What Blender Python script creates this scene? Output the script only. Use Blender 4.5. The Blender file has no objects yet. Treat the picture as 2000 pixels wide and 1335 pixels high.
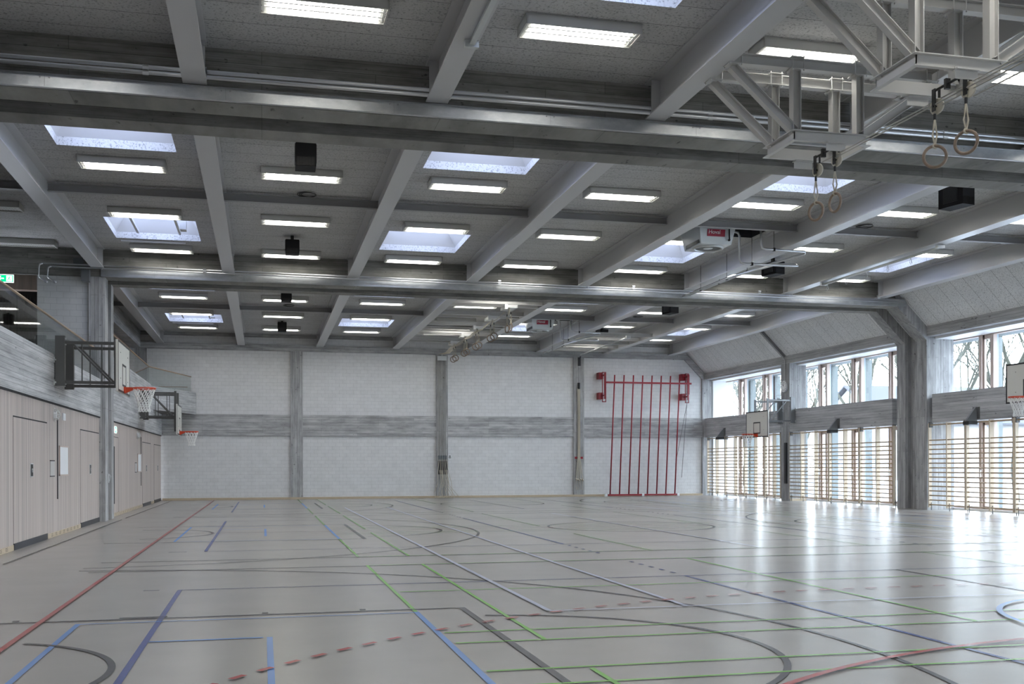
import bpy, math, random
from mathutils import Vector, Matrix
random.seed(7)
S = bpy.context.scene
COL = S.collection
# ------------------------------------------------------------------ camera
TH, ROLL, FPX, CY = 0.2342, -0.0026, 2040.6, 908.8
cam = bpy.data.cameras.new('camera'); camo = bpy.data.objects.new('camera', cam); COL.objects.link(camo)
cam.sensor_width = 36.0; cam.sensor_fit = 'HORIZONTAL'
cam.lens = FPX / 2000 * 36.0; cam.shift_y = (CY - 667.5) / 2000.0
cam.clip_start = 0.05; cam.clip_end = 600
_r = Vector((math.cos(TH), -math.sin(TH), 0)); _u = Vector((0, 0, 1)); _f = Vector((math.sin(TH), math.cos(TH), 0))
_r2 = _r * math.cos(ROLL) + _u * math.sin(ROLL); _u2 = _u * math.cos(ROLL) - _r * math.sin(ROLL)
mw = Matrix((( _r2.x, _u2.x, -_f.x, 0), (_r2.y, _u2.y, -_f.y, 0), (_r2.z, _u2.z, -_f.z, 1.5), (0, 0, 0, 1)))
camo.matrix_world = mw
S.camera = camo
S.view_settings.view_transform = 'Standard'; S.view_settings.look = 'None'
S.view_settings.gamma = 1.0; S.view_settings.use_curve_mapping = False
S.view_settings.exposure = 1.45
try:
    S.cycles.use_denoising = True; S.cycles.max_bounces = 7; S.cycles.diffuse_bounces = 5; S.cycles.glossy_bounces = 3
    S.cycles.transparent_max_bounces = 10; S.cycles.sample_clamp_indirect = 5.0; S.cycles.caustics_reflective = False
    S.cycles.caustics_refractive = False
except Exception: pass
# ------------------------------------------------------------------ overcast sky
SKY = 9.2
LAMP = 7.0
w = bpy.data.worlds.new('overcast_sky'); S.world = w; w.use_nodes = True
nt = w.node_tree; nt.nodes.clear()
tc = nt.nodes.new('ShaderNodeTexCoord'); sp = nt.nodes.new('ShaderNodeSeparateXYZ'); nt.links.new(tc.outputs['Generated'], sp.inputs[0])
cr = nt.nodes.new('ShaderNodeValToRGB'); nt.links.new(sp.outputs['Z'], cr.inputs[0])
cr.color_ramp.elements[0].position = 0.0; cr.color_ramp.elements[0].color = (0.82, 0.88, 1.0, 1)
cr.color_ramp.elements[1].position = 0.75; cr.color_ramp.elements[1].color = (0.42, 0.47, 0.62, 1)
bg = nt.nodes.new('ShaderNodeBackground'); bg.inputs[1].default_value = SKY; nt.links.new(cr.outputs[0], bg.inputs[0])
wo = nt.nodes.new('ShaderNodeOutputWorld'); nt.links.new(bg.outputs[0], wo.inputs[0])

# ------------------------------------------------------------------ materials
def new_mat(name):
    m = bpy.data.materials.new(name); m.use_nodes = True
    n = m.node_tree.nodes; b = n.get('Principled BSDF'); return m, m.node_tree, b
def M(name, col, rough=0.5, metal=0.0, spec=0.5, emit=None, es=0):
    m, t, b = new_mat(name)
    b.inputs['Base Color'].default_value = (*col, 1); b.inputs['Roughness'].default_value = rough
    b.inputs['Metallic'].default_value = metal; b.inputs['Specular IOR Level'].default_value = spec
    if emit: b.inputs['Emission Color'].default_value = (*emit, 1); b.inputs['Emission Strength'].default_value = es
    return m
def coords(t, a, b_, c=None):
    """vector (a,b) from world position; a,b in 'xyz' or 'x+y'"""
    g = t.nodes.new('ShaderNodeNewGeometry'); s = t.nodes.new('ShaderNodeSeparateXYZ'); t.links.new(g.outputs['Position'], s.inputs[0])
    cmb = t.nodes.new('ShaderNodeCombineXYZ')
    for i, k in enumerate((a, b_)):
        if k == 'x+y':
            ad = t.nodes.new('ShaderNodeMath'); ad.operation = 'ADD'; t.links.new(s.outputs['X'], ad.inputs[0]); t.links.new(s.outputs['Y'], ad.inputs[1])
            t.links.new(ad.outputs[0], cmb.inputs[i])
        else: t.links.new(s.outputs[k.upper()], cmb.inputs[i])
    return cmb.outputs[0], g.outputs['Position']
def noise(t, vec, scale, detail=4, rough=0.6, sc3=None):
    if sc3:
        mp = t.nodes.new('ShaderNodeMapping'); mp.inputs['Scale'].default_value = sc3; t.links.new(vec, mp.inputs[0]); vec = mp.outputs[0]
    n = t.nodes.new('ShaderNodeTexNoise'); n.inputs['Scale'].default_value = scale; n.inputs['Detail'].default_value = detail
    n.inputs['Roughness'].default_value = rough; t.links.new(vec, n.inputs['Vector']); return n.outputs['Fac']
def ramp(t, fac, stops):
    r = t.nodes.new('ShaderNodeValToRGB'); t.links.new(fac, r.inputs[0]); e = r.color_ramp.elements
    while len(e) < len(stops): e.new(0.5)
    for el, (p, c) in zip(e, stops): el.position = p; el.color = (*c, 1) if len(c) == 3 else c
    return r.outputs[0]
def mul(t, a, b_, f=1.0):
    m = t.nodes.new('ShaderNodeMix'); m.data_type = 'RGBA'; m.blend_type = 'MULTIPLY'; m.inputs[0].default_value = f
    t.links.new(a, m.inputs[6]); t.links.new(b_, m.inputs[7]); return m.outputs[2]
def bump(t, b, h, s=0.3, d=0.01):
    bp = t.nodes.new('ShaderNodeBump'); bp.inputs['Strength'].default_value = s; bp.inputs['Distance'].default_value = d
    t.links.new(h, bp.inputs['Height']); t.links.new(bp.outputs[0], b.inputs['Normal'])
def brick(t, vec, c1, c2, mo, bw, rh, ms, off=0.5, freq=2):
    k = t.nodes.new('ShaderNodeTexBrick'); t.links.new(vec, k.inputs['Vector']); k.offset = off; k.offset_frequency = freq
    k.inputs['Color1'].default_value = (*c1, 1); k.inputs['Color2'].default_value = (*c2, 1); k.inputs['Mortar'].default_value = (*mo, 1)
    k.inputs['Scale'].default_value = 1; k.inputs['Mortar Size'].default_value = ms; k.inputs['Mortar Smooth'].default_value = 0.3
    k.inputs['Brick Width'].default_value = bw; k.inputs['Row Height'].default_value = rh; k.inputs['Bias'].default_value = 0
    return k
def g3(v, r=1, b_=1): return (v * r, v, v * b_)
def concrete(name, a, b_, base=0.30, row=0.12, w_=2.6, tint=(1.0, 1.0), contrast=0.28):
    m, t, b = new_mat(name); v, pos = coords(t, a, b_)
    lo, hi = base * (1 - contrast * .45), base * (1 + contrast * .45)
    k = brick(t, v, g3(lo, *tint), g3(hi, *tint), g3(lo * .55, *tint), w_, row, 0.004, 0.37, 3)
    f = noise(t, pos, 1.3, 5, 0.62, (1.2, .45, 5.0) if a != 'z' else (5, 5, 1.0))
    c = mul(t, k.outputs['Color'], ramp(t, f, [(0.3, (.66,) * 3), (0.55, (1.0,) * 3), (0.75, (1.22,) * 3)]))
    f2 = noise(t, v, 6.0, 6, 0.7, (.05, 8, 1))
    c = mul(t, c, ramp(t, f2, [(0.35, (.74,) * 3), (0.6, (1.08,) * 3)]))
    f3 = noise(t, pos, 9.0, 2, 0.5, (1, .4, 1.6) if a != 'z' else None)
    c = mul(t, c, ramp(t, f3, [(0.24, (.45,) * 3), (0.31, (1.0,) * 3)]))
    t.links.new(c, b.inputs['Base Color']); b.inputs['Roughness'].default_value = 0.85; b.inputs['Specular IOR Level'].default_value = 0.25
    bump(t, b, f2, 0.25, 0.01); return m
CON_X = concrete('board_formed_concrete_x', 'x', 'z', 0.44)
CON_Y = concrete('board_formed_concrete_y', 'y', 'z', 0.47, row=0.1, w_=7.0, tint=(1.0, 1.0), contrast=.2)
CON_V = concrete('board_formed_concrete_upright', 'z', 'x+y', 0.40, row=0.1, w_=3.1)
CON_BEAM = concrete('smooth_concrete_beam', 'x', 'z', 0.27, row=0.3, w_=4.0, tint=(1.03, .94), contrast=.12)
CON_TOP = concrete('weathered_concrete_joint', 'x', 'z', 0.26, row=0.14, tint=(1.02, .93))

def brick_mat(name, a, b_, bw=0.325, rh=0.16):
    m, t, b = new_mat(name); v, pos = coords(t, a, b_)
    k = brick(t, v, (0.63, 0.63, 0.63), (0.66, 0.66, 0.66), (0.50, 0.50, 0.50), bw, rh, 0.006)
    f = noise(t, pos, 3.0, 5, 0.6)
    c = mul(t, k.outputs['Color'], ramp(t, f, [(0.3, (.93,) * 3), (0.7, (1.03,) * 3)]))
    t.links.new(c, b.inputs['Base Color']); b.inputs['Roughness'].default_value = 0.6
    inv = t.nodes.new('ShaderNodeMath'); inv.operation = 'SUBTRACT'; inv.inputs[0].default_value = 1; t.links.new(k.outputs['Fac'], inv.inputs[1])
    bump(t, b, inv.outputs[0], 0.5, 0.006); return m
BRICK = brick_mat('white_painted_brick', 'x', 'z')

def ceiling_mat(name, a, b_, row, bw=400.0, base=0.50):
    m, t, b = new_mat(name); v, pos = coords(t, a, b_)
    mp = t.nodes.new('ShaderNodeMapping'); mp.inputs['Location'].default_value = (170, 0, 0); t.links.new(v, mp.inputs[0]); v = mp.outputs[0]
    k = brick(t, v, (base,) * 3, (base * 1.07,) * 3, (base * .28,) * 3, bw, row, 0.006, 0.0, 1)
    f = noise(t, pos, 26.0, 3, 0.8)
    c = mul(t, k.outputs['Color'], ramp(t, f, [(0.36, (.52,) * 3), (0.47, (1.0,) * 3)]))
    f2 = noise(t, pos, 1.2, 3, 0.5)
    c = mul(t, c, ramp(t, f2, [(0.3, (.94,) * 3), (0.7, (1.04,) * 3)]))
    t.links.new(c, b.inputs['Base Color']); b.inputs['Roughness'].default_value = 0.95; b.inputs['Specular IOR Level'].default_value = 0.1
    bump(t, b, f, 0.5, 0.01); return m
CEIL = ceiling_mat('wood_wool_ceiling_panels', 'x', 'y', 0.605)
SLOPE = ceiling_mat('sloped_wood_wool_panels', 'z', 'y', 0.62, base=0.74)
SHAFT = ceiling_mat('skylight_shaft_lining', 'x', 'y', 9.0, base=0.75)

def floor_mat(name, col, is_line=False):
    m, t, b = new_mat(name); g = t.nodes.new('ShaderNodeNewGeometry')
    if is_line: b.inputs['Base Color'].default_value = (*col, 1)
    else:
        f = noise(t, g.outputs['Position'], 0.8, 4, 0.6)
        c = ramp(t, f, [(0.3, tuple(x * .965 for x in col)), (0.7, tuple(x * 1.02 for x in col))])
        t.links.new(c, b.inputs['Base Color'])
    f2 = noise(t, g.outputs['Position'], 1.6, 3, 0.5)
    rr = t.nodes.new('ShaderNodeMapRange'); rr.inputs['To Min'].default_value = 0.24; rr.inputs['To Max'].default_value = 0.28
    t.links.new(f2, rr.inputs[0]); t.links.new(rr.outputs[0], b.inputs['Roughness'])
    b.inputs['Specular IOR Level'].default_value = 0.5
    return m
FLOOR = floor_mat('greige_sports_floor', (0.325, 0.310, 0.278))
L_RED = floor_mat('line_red', (0.36, 0.06, 0.055), True); L_DB = floor_mat('line_dark_blue', (0.022, 0.05, 0.22), True)
L_LB = floor_mat('line_light_blue', (0.13, 0.255, 0.52), True); L_BK = floor_mat('line_black', (0.045, 0.045, 0.048), True)
L_GR = floor_mat('line_green', (0.17, 0.42, 0.075), True); L_WH = floor_mat('line_pale_lilac', (0.40, 0.42, 0.49), True)

def stripes(name, base, vec, sc, contrast=0.2, rough=0.55, warm=0.0):
    m, t, b = new_mat(name); g = t.nodes.new('ShaderNodeNewGeometry')
    f = noise(t, g.outputs['Position'], sc, 5, 0.75, vec)
    lo = tuple(x * (1 - contrast) for x in base); hi = tuple(x * (1 + contrast * .8) for x in base)
    mid = (base[0] * 1.0, base[1] * .96, base[2] * .94)
    c = ramp(t, f, [(0.32, lo), (0.5, mid), (0.66, hi)])
    t.links.new(c, b.inputs['Base Color']); b.inputs['Roughness'].default_value = rough; return m
PANEL = stripes('washed_larch_battens', (0.42, 0.372, 0.345), (1, 1, 0.012), 9.0, 0.32)
WOODBAR = stripes('pale_beech_wood', (0.42, 0.315, 0.20), (1, 1, 1), 6.0, 0.10, 0.45)
BARUP = stripes('whitewashed_upright_wood', (0.56, 0.485, 0.37), (6, 6, .4), 3.0, 0.08, 0.45)
WINWOOD = stripes('window_larch', (0.50, 0.41, 0.36), (8, 8, .3), 3.0, 0.1, 0.5)
PLINTH = stripes('spruce_plinth', (0.46, 0.385, 0.28), (1, 1, 12), 3.0, 0.15)
HANDRAIL = stripes('oak_handrail', (0.33, 0.235, 0.15), (1, 1, 1), 8.0, 0.1, 0.4)
DARKWOOD = stripes('brown_timber_wall', (0.23, 0.18, 0.15), (1, 1, .05), 8.0, 0.2)
RINGWOOD = stripes('worn_ash_ring', (0.22, 0.165, 0.12), (1, 1, 1), 14.0, 0.3, 0.5)
STEEL = M('light_grey_painted_steel', (0.50, 0.50, 0.505), 0.28, spec=0.5)
PURLIN = M('grey_painted_purlin', (0.30, 0.30, 0.305), 0.4)
TRUSS = M('pale_grey_truss_steel', (0.50, 0.495, 0.48), 0.38)
WHITESTEEL = M('white_powder_coated_steel', (0.62, 0.62, 0.61), 0.4)
LIGHTBODY = M('cream_light_housing', (0.55, 0.55, 0.53), 0.45)
LOUVRE = M('white_light_louvre', (0.85, 0.85, 0.83), 0.4)
GLOW = M('fluorescent_glow', (0.8, 0.8, 0.8), 0.5, emit=(1.0, 0.98, 0.925), es=LAMP)
RIGGREY = M('dark_grey_rig_steel', (0.095, 0.095, 0.09), 0.42); RIGLIGHT = M('blue_grey_rig_steel', (0.19, 0.20, 0.21), 0.42)
BOARD = M('cream_white_backboard', (0.62, 0.61, 0.56), 0.35); BLACK = M('black_paint', (0.012, 0.012, 0.013), 0.4)
BLACKM = M('black_speaker_cabinet', (0.012, 0.012, 0.014), 0.7, spec=.25); GAP = M('dark_gap', (0.02, 0.02, 0.022), 0.9)
ANTH = M('anthracite_vent', (0.03, 0.031, 0.036), 0.5); RIM = M('orange_red_rim', (0.62, 0.06, 0.015), 0.4)
NET = M('white_net_cord', (0.8, 0.8, 0.78), 0.8); REDP = M('red_painted_steel', (0.24, 0.006, 0.016), 0.35)
ROPE = M('beige_hemp_rope', (0.48, 0.44, 0.36), 0.9); CABLE = M('grey_steel_cable', (0.35, 0.34, 0.31), 0.45)
WHEEL = M('cream_nylon_wheel', (0.60, 0.57, 0.48), 0.4); WHITE = M('white_board_surface', (0.78, 0.79, 0.80), 0.3)
LABELRED = M('crimson_label', (0.36, 0.006, 0.035), 0.4); LETTER = M('white_lettering', (0.85, 0.85, 0.85), 0.5)
SILVER = M('aluminium_casing', (0.56, 0.58, 0.58), 0.35, 0.35); FRAMEWHITE = M('white_window_reveal', (0.78, 0.78, 0.78), 0.5)
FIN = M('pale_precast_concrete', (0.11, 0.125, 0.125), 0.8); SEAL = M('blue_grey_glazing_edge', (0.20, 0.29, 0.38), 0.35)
GREEN = M('exit_green', (0.0, 0.25, 0.10), 0.5, emit=(0.0, 0.33, 0.14), es=1.0); SIGNW = M('exit_white', (0.8, 0.85, 0.83), 0.5, emit=(0.85, 1, 0.95), es=0.9)
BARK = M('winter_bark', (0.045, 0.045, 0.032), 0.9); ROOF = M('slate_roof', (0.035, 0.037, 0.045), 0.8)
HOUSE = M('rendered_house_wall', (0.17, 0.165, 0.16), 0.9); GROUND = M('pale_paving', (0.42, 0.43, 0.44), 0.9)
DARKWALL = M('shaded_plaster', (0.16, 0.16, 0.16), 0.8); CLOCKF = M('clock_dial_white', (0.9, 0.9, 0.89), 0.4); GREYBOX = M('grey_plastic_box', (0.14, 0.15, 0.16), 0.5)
def zinc_mat():
    m, t, b = new_mat('galvanised_sheet'); g = t.nodes.new('ShaderNodeNewGeometry')
    f = noise(t, g.outputs['Position'], 2.2, 6, 0.7, (1, 1, 2))
    t.links.new(ramp(t, f, [(0.3, (0.36, 0.375, 0.39)), (0.55, (0.46, 0.475, 0.485)), (0.72, (0.58, 0.59, 0.58))]), b.inputs['Base Color'])
    b.inputs['Metallic'].default_value = 0.9; b.inputs['Roughness'].default_value = 0.40; return m
ZINC = zinc_mat(); PIPE = M('bright_galvanised_pipe', (0.58, 0.59, 0.60), 0.32, 0.8)
def glass_mat(name, tint=(0.93, 0.97, 0.96), gl=0.10):
    m, t, b = new_mat(name); t.nodes.remove(b); o = [n for n in t.nodes if n.type == 'OUTPUT_MATERIAL'][0]
    tr = t.nodes.new('ShaderNodeBsdfTransparent'); tr.inputs[0].default_value = (*tint, 1)
    gs = t.nodes.new('ShaderNodeBsdfGlossy'); gs.inputs['Roughness'].default_value = 0.02
    lw = t.nodes.new('ShaderNodeLayerWeight'); lw.inputs[0].default_value = 0.5
    pw = t.nodes.new('ShaderNodeMath'); pw.operation = 'POWER'; t.links.new(lw.outputs['Facing'], pw.inputs[0]); pw.inputs[1].default_value = 4.0
    fr = t.nodes.new('ShaderNodeMath'); fr.operation = 'MULTIPLY_ADD'; t.links.new(pw.outputs[0], fr.inputs[0]); fr.inputs[1].default_value = 0.75; fr.inputs[2].default_value = gl * .5
    mx = t.nodes.new('ShaderNodeMixShader'); t.links.new(fr.outputs[0], mx.inputs[0])
    t.links.new(tr.outputs[0], mx.inputs[1]); t.links.new(gs.outputs[0], mx.inputs[2]); t.links.new(mx.outputs[0], o.inputs[0]); return m
GLASS = glass_mat('clear_window_glass'); OPAL = glass_mat('opal_skylight_dome', (0.23, 0.25, 0.30)); RAILGLASS = glass_mat('railing_glass', (0.95, 0.98, 0.97), .06)

# ------------------------------------------------------------------ mesh builder
class MB:
    def __init__(s): s.v = []; s.f = []; s.m = []; s.cm = 0
    def add(s, vs, fs):
        o = len(s.v); s.v += [tuple(p) for p in vs]
        for f in fs: s.f.append(tuple(i + o for i in f)); s.m.append(s.cm)
    def box(s, x0, x1, y0, y1, z0, z1):
        s.add([(x0, y0, z0), (x1, y0, z0), (x1, y1, z0), (x0, y1, z0), (x0, y0, z1), (x1, y0, z1), (x1, y1, z1), (x0, y1, z1)],
              [(0, 3, 2, 1), (4, 5, 6, 7), (0, 1, 5, 4), (1, 2, 6, 5), (2, 3, 7, 6), (3, 0, 4, 7)]); return s
    def obox(s, c, ax, ay, az, hx, hy, hz):
        c = Vector(c); vs = []
        for k in (-1, 1):
            for i, j in ((-1, -1), (1, -1), (1, 1), (-1, 1)): vs.append(c + Vector(ax) * hx * i + Vector(ay) * hy * j + Vector(az) * hz * k)
        s.add(vs, [(0, 3, 2, 1), (4, 5, 6, 7), (0, 1, 5, 4), (1, 2, 6, 5), (2, 3, 7, 6), (3, 0, 4, 7)]); return s
    def prism(s, poly, axis, a0, a1):
        n = len(poly); vs = []
        for a in (a0, a1):
            for p, q in poly: vs.append({'x': (a, p, q), 'y': (p, a, q), 'z': (p, q, a)}[axis])
        fs = [tuple(range(n))[::-1], tuple(range(n, 2 * n))] + [(i, (i + 1) % n, (i + 1) % n + n, i + n) for i in range(n)]
        s.add(vs, fs); return s
    def tube(s, pts, r, n=8, r1=None, cap=True):
        pts = [Vector(p) for p in pts]; rings = []; N = len(pts)
        up = Vector((0, 0, 1))
        for i, p in enumerate(pts):
            d = (pts[min(i + 1, N - 1)] - pts[max(i - 1, 0)]).normalized()
            a = d.cross(up); 
            if a.length < 1e-3: a = d.cross(Vector((1, 0, 0)))
            a.normalize(); b_ = d.cross(a)
            rr = r if r1 is None else r + (r1 - r) * i / (N - 1)
            rings.append([p + a * math.cos(2 * math.pi * k / n) * rr + b_ * math.sin(2 * math.pi * k / n) * rr for k in range(n)])
        vs = [q for rg in rings for q in rg]; fs = []
        for i in range(N - 1):
            for k in range(n): fs.append((i * n + k, i * n + (k + 1) % n, (i + 1) * n + (k + 1) % n, (i + 1) * n + k))
        if cap: fs += [tuple(range(n))[::-1], tuple((N - 1) * n + k for k in range(n))]
        s.add(vs, fs); return s
    def torus(s, c, nrm, R, r, n=28, k=8):
        c = Vector(c); nrm = Vector(nrm).normalized(); a = nrm.cross(Vector((0, 0, 1)))
        if a.length < 1e-3: a = Vector((1, 0, 0))
        a.normalize(); b_ = nrm.cross(a); vs = []
        for i in range(n):
            t = 2 * math.pi * i / n; d = a * math.cos(t) + b_ * math.sin(t)
            for j in range(k):
                u = 2 * math.pi * j / k; vs.append(c + d * (R + r * math.cos(u)) + nrm * r * math.sin(u))
        fs = [(i * k + j, ((i + 1) % n) * k + j, ((i + 1) % n) * k + (j + 1) % k, i * k + (j + 1) % k) for i in range(n) for j in range(k)]
        s.add(vs, fs); return s
    def ibeam(s, p0, p1, wdt, hgt, tf=0.02, tw=0.012, up=(0, 0, 1)):
        p0, p1 = Vector(p0), Vector(p1); d = (p1 - p0).normalized(); up = Vector(up); sd = d.cross(up).normalized(); up = sd.cross(d)
        L = (p1 - p0).length / 2; c = (p0 + p1) / 2
        s.obox(c + up * (hgt / 2 - tf / 2), d, sd, up, L, wdt / 2, tf / 2)
        s.obox(c - up * (hgt / 2 - tf / 2), d, sd, up, L, wdt / 2, tf / 2)
        s.obox(c, d, sd, up, L, tw / 2, hgt / 2 - tf); return s
    def disc(s, c, nrm, r, th, n=32):
        c = Vector(c); nrm = Vector(nrm).normalized(); return s.tube([c - nrm * th / 2, c + nrm * th / 2], r, n)
    def build(s, name, mat, parent=None, org=(0, 0, 0), smooth=False):
        me = bpy.data.meshes.new(name); ox, oy, oz = org
        me.from_pydata([(x - ox, y - oy, z - oz) for x, y, z in s.v], [], s.f)
        for mm in (mat if isinstance(mat, (list, tuple)) else [mat]): me.materials.append(mm)
        if isinstance(mat, (list, tuple)): me.polygons.foreach_set('material_index', s.m)
        me.update()
        if smooth: me.polygons.foreach_set('use_smooth', [True] * len(me.polygons))
        o = bpy.data.objects.new(name, me); COL.objects.link(o)
        if parent is not None: o.parent = parent
        else: o.location = org
        return o
def tag(o, label=None, cat=None, group=None, kind=None):
    if label: o['label'] = label
    if cat: o['category'] = cat
    if group: o['group'] = group
    if kind: o['kind'] = kind
    return o
def thing(name, label, cat, loc, group=None):
    o = bpy.data.objects.new(name, None); COL.objects.link(o); o.location = loc; o.empty_display_size = 0.1
    return tag(o, label, cat, group)
def copy_tree(o, loc, label, group=None):
    r = o.copy(); COL.objects.link(r); r.location = loc; r['label'] = label
    if group: r['group'] = group
    for ch in list(o.children):
        c = ch.copy(); COL.objects.link(c); c.parent = r
        for g in ch.children:
            d = g.copy(); COL.objects.link(d); d.parent = c
    return r
def struct(name, mb, mat, label=None, cat=None, smooth=False):
    o = mb.build(name, mat, smooth=smooth); o['kind'] = 'structure'
    if label: o['label'] = label
    if cat: o['category'] = cat
    return o
ORD = ['first', 'second', 'third', 'fourth', 'fifth', 'sixth', 'seventh', 'eighth', 'ninth', 'tenth', 'eleventh', 'twelfth']

# ------------------------------------------------------------------ key dimensions (metres, camera at the origin, y = into the hall)
XL, XR, YF, YN = -4.32, 21.4, 48.3, -1.2
ZC, ZB, ZS = 7.47, 6.91, 6.70
BX = [-4.36, -0.92, 2.54, 6.0, 9.42, 12.85, 16.2, 19.58]
CX = [-2.64, 0.78, 4.2, 7.62, 11.05, 14.5, 17.9]
JO = [(15.45, 16.05, 16.62, 17.12), (30.45, 31.05, 31.67, 32.15)]
BAYS = [('nearest', YN, 15.45, 0), ('middle', 17.12, 30.45, 1), ('farthest', 32.15, YF, 2)]
ROWS = [[1.3, 5.4, 9.5, 13.58], [17.45, 21.58, 25.65, 29.72], [33.6, 37.7, 41.78, 45.82]]
SKYY = [[(2.25, 4.6), (10.4, 12.78)], [(18.45, 20.8), (26.55, 28.9)], [(34.6, 36.95), (42.7, 45.05)]]

# ------------------------------------------------------------------ floor with court lines
fb = MB(); fb.cm = 0
fb.box(XL - 0.3, 22.55, YN, YF + 0.15, -0.3, 0.0)
zl = [0.0045]
def strip(pts, m, wd=0.05):
    fb.cm = m; zl[0] += 0.00003; z = zl[0]; vs = []
    P = [Vector((p[0], p[1], 0)) for p in pts]
    for i, p in enumerate(P):
        d = (P[min(i + 1, len(P) - 1)] - P[max(i - 1, 0)]).normalized(); n = Vector((-d.y, d.x, 0)) * wd / 2
        vs += [(p.x + n.x, p.y + n.y, z), (p.x - n.x, p.y - n.y, z)]
    fb.add(vs, [(2 * i, 2 * i + 1, 2 * i + 3, 2 * i + 2) for i in range(len(P) - 1)])
def ly(x, y0, y1, m, wd=0.05): strip([(x, y0), (x, y1)], m, wd)
def lx(y, x0, x1, m, wd=0.05): strip([(x0, y), (x1, y)], m, wd)
def arc(cx, cy, r, a0, a1, m, wd=0.055, n=48):
    strip([(cx + r * math.cos(math.radians(a0 + (a1 - a0) * i / n)), cy + r * math.sin(math.radians(a0 + (a1 - a0) * i / n))) for i in range(n + 1)], m, wd)
RD, DB, LB, BK, GR, WH = 1, 2, 3, 4, 5, 6
mx = lambda x: 17.58 - x          # the courts are mirrored about x = 8.79
for C in (8.1, 24.3, 40.2):
    lx(C - 7.0 if C > 10 else C - 6.6, -2.45, mx(-2.45), BK, 0.05); lx(C + 7.65, -2.4, mx(-2.4), BK, 0.05)
    lx(C + 7.72, 1.5, mx(1.5), GR, 0.03)
    lx(C - 6.95 if C > 10 else C - 6.5, 1.5, mx(1.5), GR, 0.03)
    for x, e in ((-0.98, 1), (mx(-0.98), 1)): ly(x, C - 5.15, C + 5.13, DB, 0.055)
    lx(C + 5.15, -1.0, mx(-1.0), DB, 0.035); lx(C - 5.17, -1.0, mx(-1.0), DB, 0.035)
    for x in (5.57, mx(5.57)):
        ly(x, C - 5.15, C + 5.15, DB)
        for k in range(5):
            for s_ in (-1, 1): ly(x, C + s_ * (5.5 + .42 * k), C + s_ * (5.65 + .42 * k), DB)
    ly(8.79, C - 5.15, C + 5.15, BK)
    for x in (1.525, mx(1.525)):
        ly(x, C - 7.0, C + 7.7, GR, 0.042); ly(x, C - 2.6, C + 2.55, LB, 0.055)
    lx(C + 2.5, -1.7, 1.5, LB, 0.03); lx(C - 2.6, -1.7, 1.5, LB, 0.03)
    lx(C + 2.5, mx(-1.7), mx(1.5), LB, 0.03)
    for x in (-1.71, mx(-1.71)): ly(x, C - 2.6, C + 2.52, LB)
    for x in (0.055, mx(0.055)): ly(x, C - 1.35, C + 1.3, LB)
    lx(C + 1.29, -0.95, 0.0, LB, 0.045)
    for sg in (1, -1):
        X = (lambda q: q) if sg == 1 else mx
        A = (lambda a: a) if sg == 1 else (lambda a: 180 - a)
        lx(C + 2.74, X(-3.0), X(2.03), BK, 0.05); lx(C - 2.74, X(-3.0), X(2.03), BK, 0.05)
        ly(X(2.04), C - 2.76, C + 2.76, BK, 0.065)
        arc(X(1.9), C, 2.15, A(-83), A(83), BK)
        arc(X(-2.75), C, 1.66, A(-80), A(62 if C < 10 else 90), BK)
        arc(X(-3.12), C, 7.93, A(-86), A(86), BK, 0.05, 80)
        for tx in (-2.33, 0.02, 1.01): lx(C + 2.86, X(tx - .03), X(tx + .03), BK, 0.07)
        lx(C + 2.84, X(-1.38), X(-0.93), BK, 0.05)
        lx(C + 5.17, X(-1.4), X(-1.22), DB, 0.03); lx(C - 5.2, X(-1.6), X(-1.3), DB, 0.04)
        ly(X(2.36), C + 0.6, C + 7.7, GR, 0.042); ly(X(6.64), C + 0.6, C + 7.6, GR, 0.042)
        ly(X(2.36), C - 7.0, C - 0.72, GR, 0.042); ly(X(6.64), C - 7.0, C - 2.3, GR, 0.042)
    for dy in (1.15, 0.58, -0.66, -1.2, 4.28): lx(C + dy, 1.58, mx(1.58), GR, 0.04)
    if C > 10: arc(8.79, C, 2.02, 0, 360, BK, 0.055, 64)
ly(-2.08, YN, 47.4, RD, 0.055); ly(mx(-2.08), YN, 47.4, RD, 0.055)
lx(24.27, -2.05, mx(-2.05), RD, 0.04)
ly(2.86, 10.36, 37.9, WH, 0.06); ly(4.37, 10.36, 37.9, WH, 0.055); ly(8.79, 17.4, 31.5, WH, 0.05)
ly(mx(2.86), 10.36, 37.9, WH, 0.06); ly(mx(4.37), 10.36, 37.9, WH, 0.055); lx(10.34, 2.86, mx(2.86), WH, 0.04)
ly(-3.87, 17.4, 31.2, BK, 0.035); ly(-3.87, 32.1, 47.9, BK, 0.035); ly(-3.87, YN, 15.4, BK, 0.035)
# handball: dashed nine metre arc and solid six metre arc
def dpath(cx, cy, r, x_end):
    out = []; n = 200
    for i in range(n + 1):
        a = math.radians(180 - 90 * i / n); out.append((cx + r * math.cos(a), cy + r * math.sin(a)))
    out.append((x_end, cy + r)); return out
def walk(path, off, on, gap, m):
    P = [Vector((x, y, 0)) for x, y in path]; d = 0; seg = []; nxt = off; cur = None
    dist = [0.0]
    for i in range(1, len(P)): dist.append(dist[-1] + (P[i] - P[i - 1]).length)
    def at(s_):
        for i in range(1, len(P)):
            if dist[i] >= s_: t = (s_ - dist[i - 1]) / max(1e-6, dist[i] - dist[i - 1]); return P[i - 1].lerp(P[i], t)
        return P[-1]
    s_ = off
    while s_ + on < dist[-1]:
        a, b_ = at(s_), at(s_ + on); strip([(a.x, a.y), (b_.x, b_.y)], m, 0.055); s_ += on + gap
hp = dpath(7.12, 2.2, 9.10, 10.46); walk(hp, 0.08, 0.155, 0.16, RD)
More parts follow.
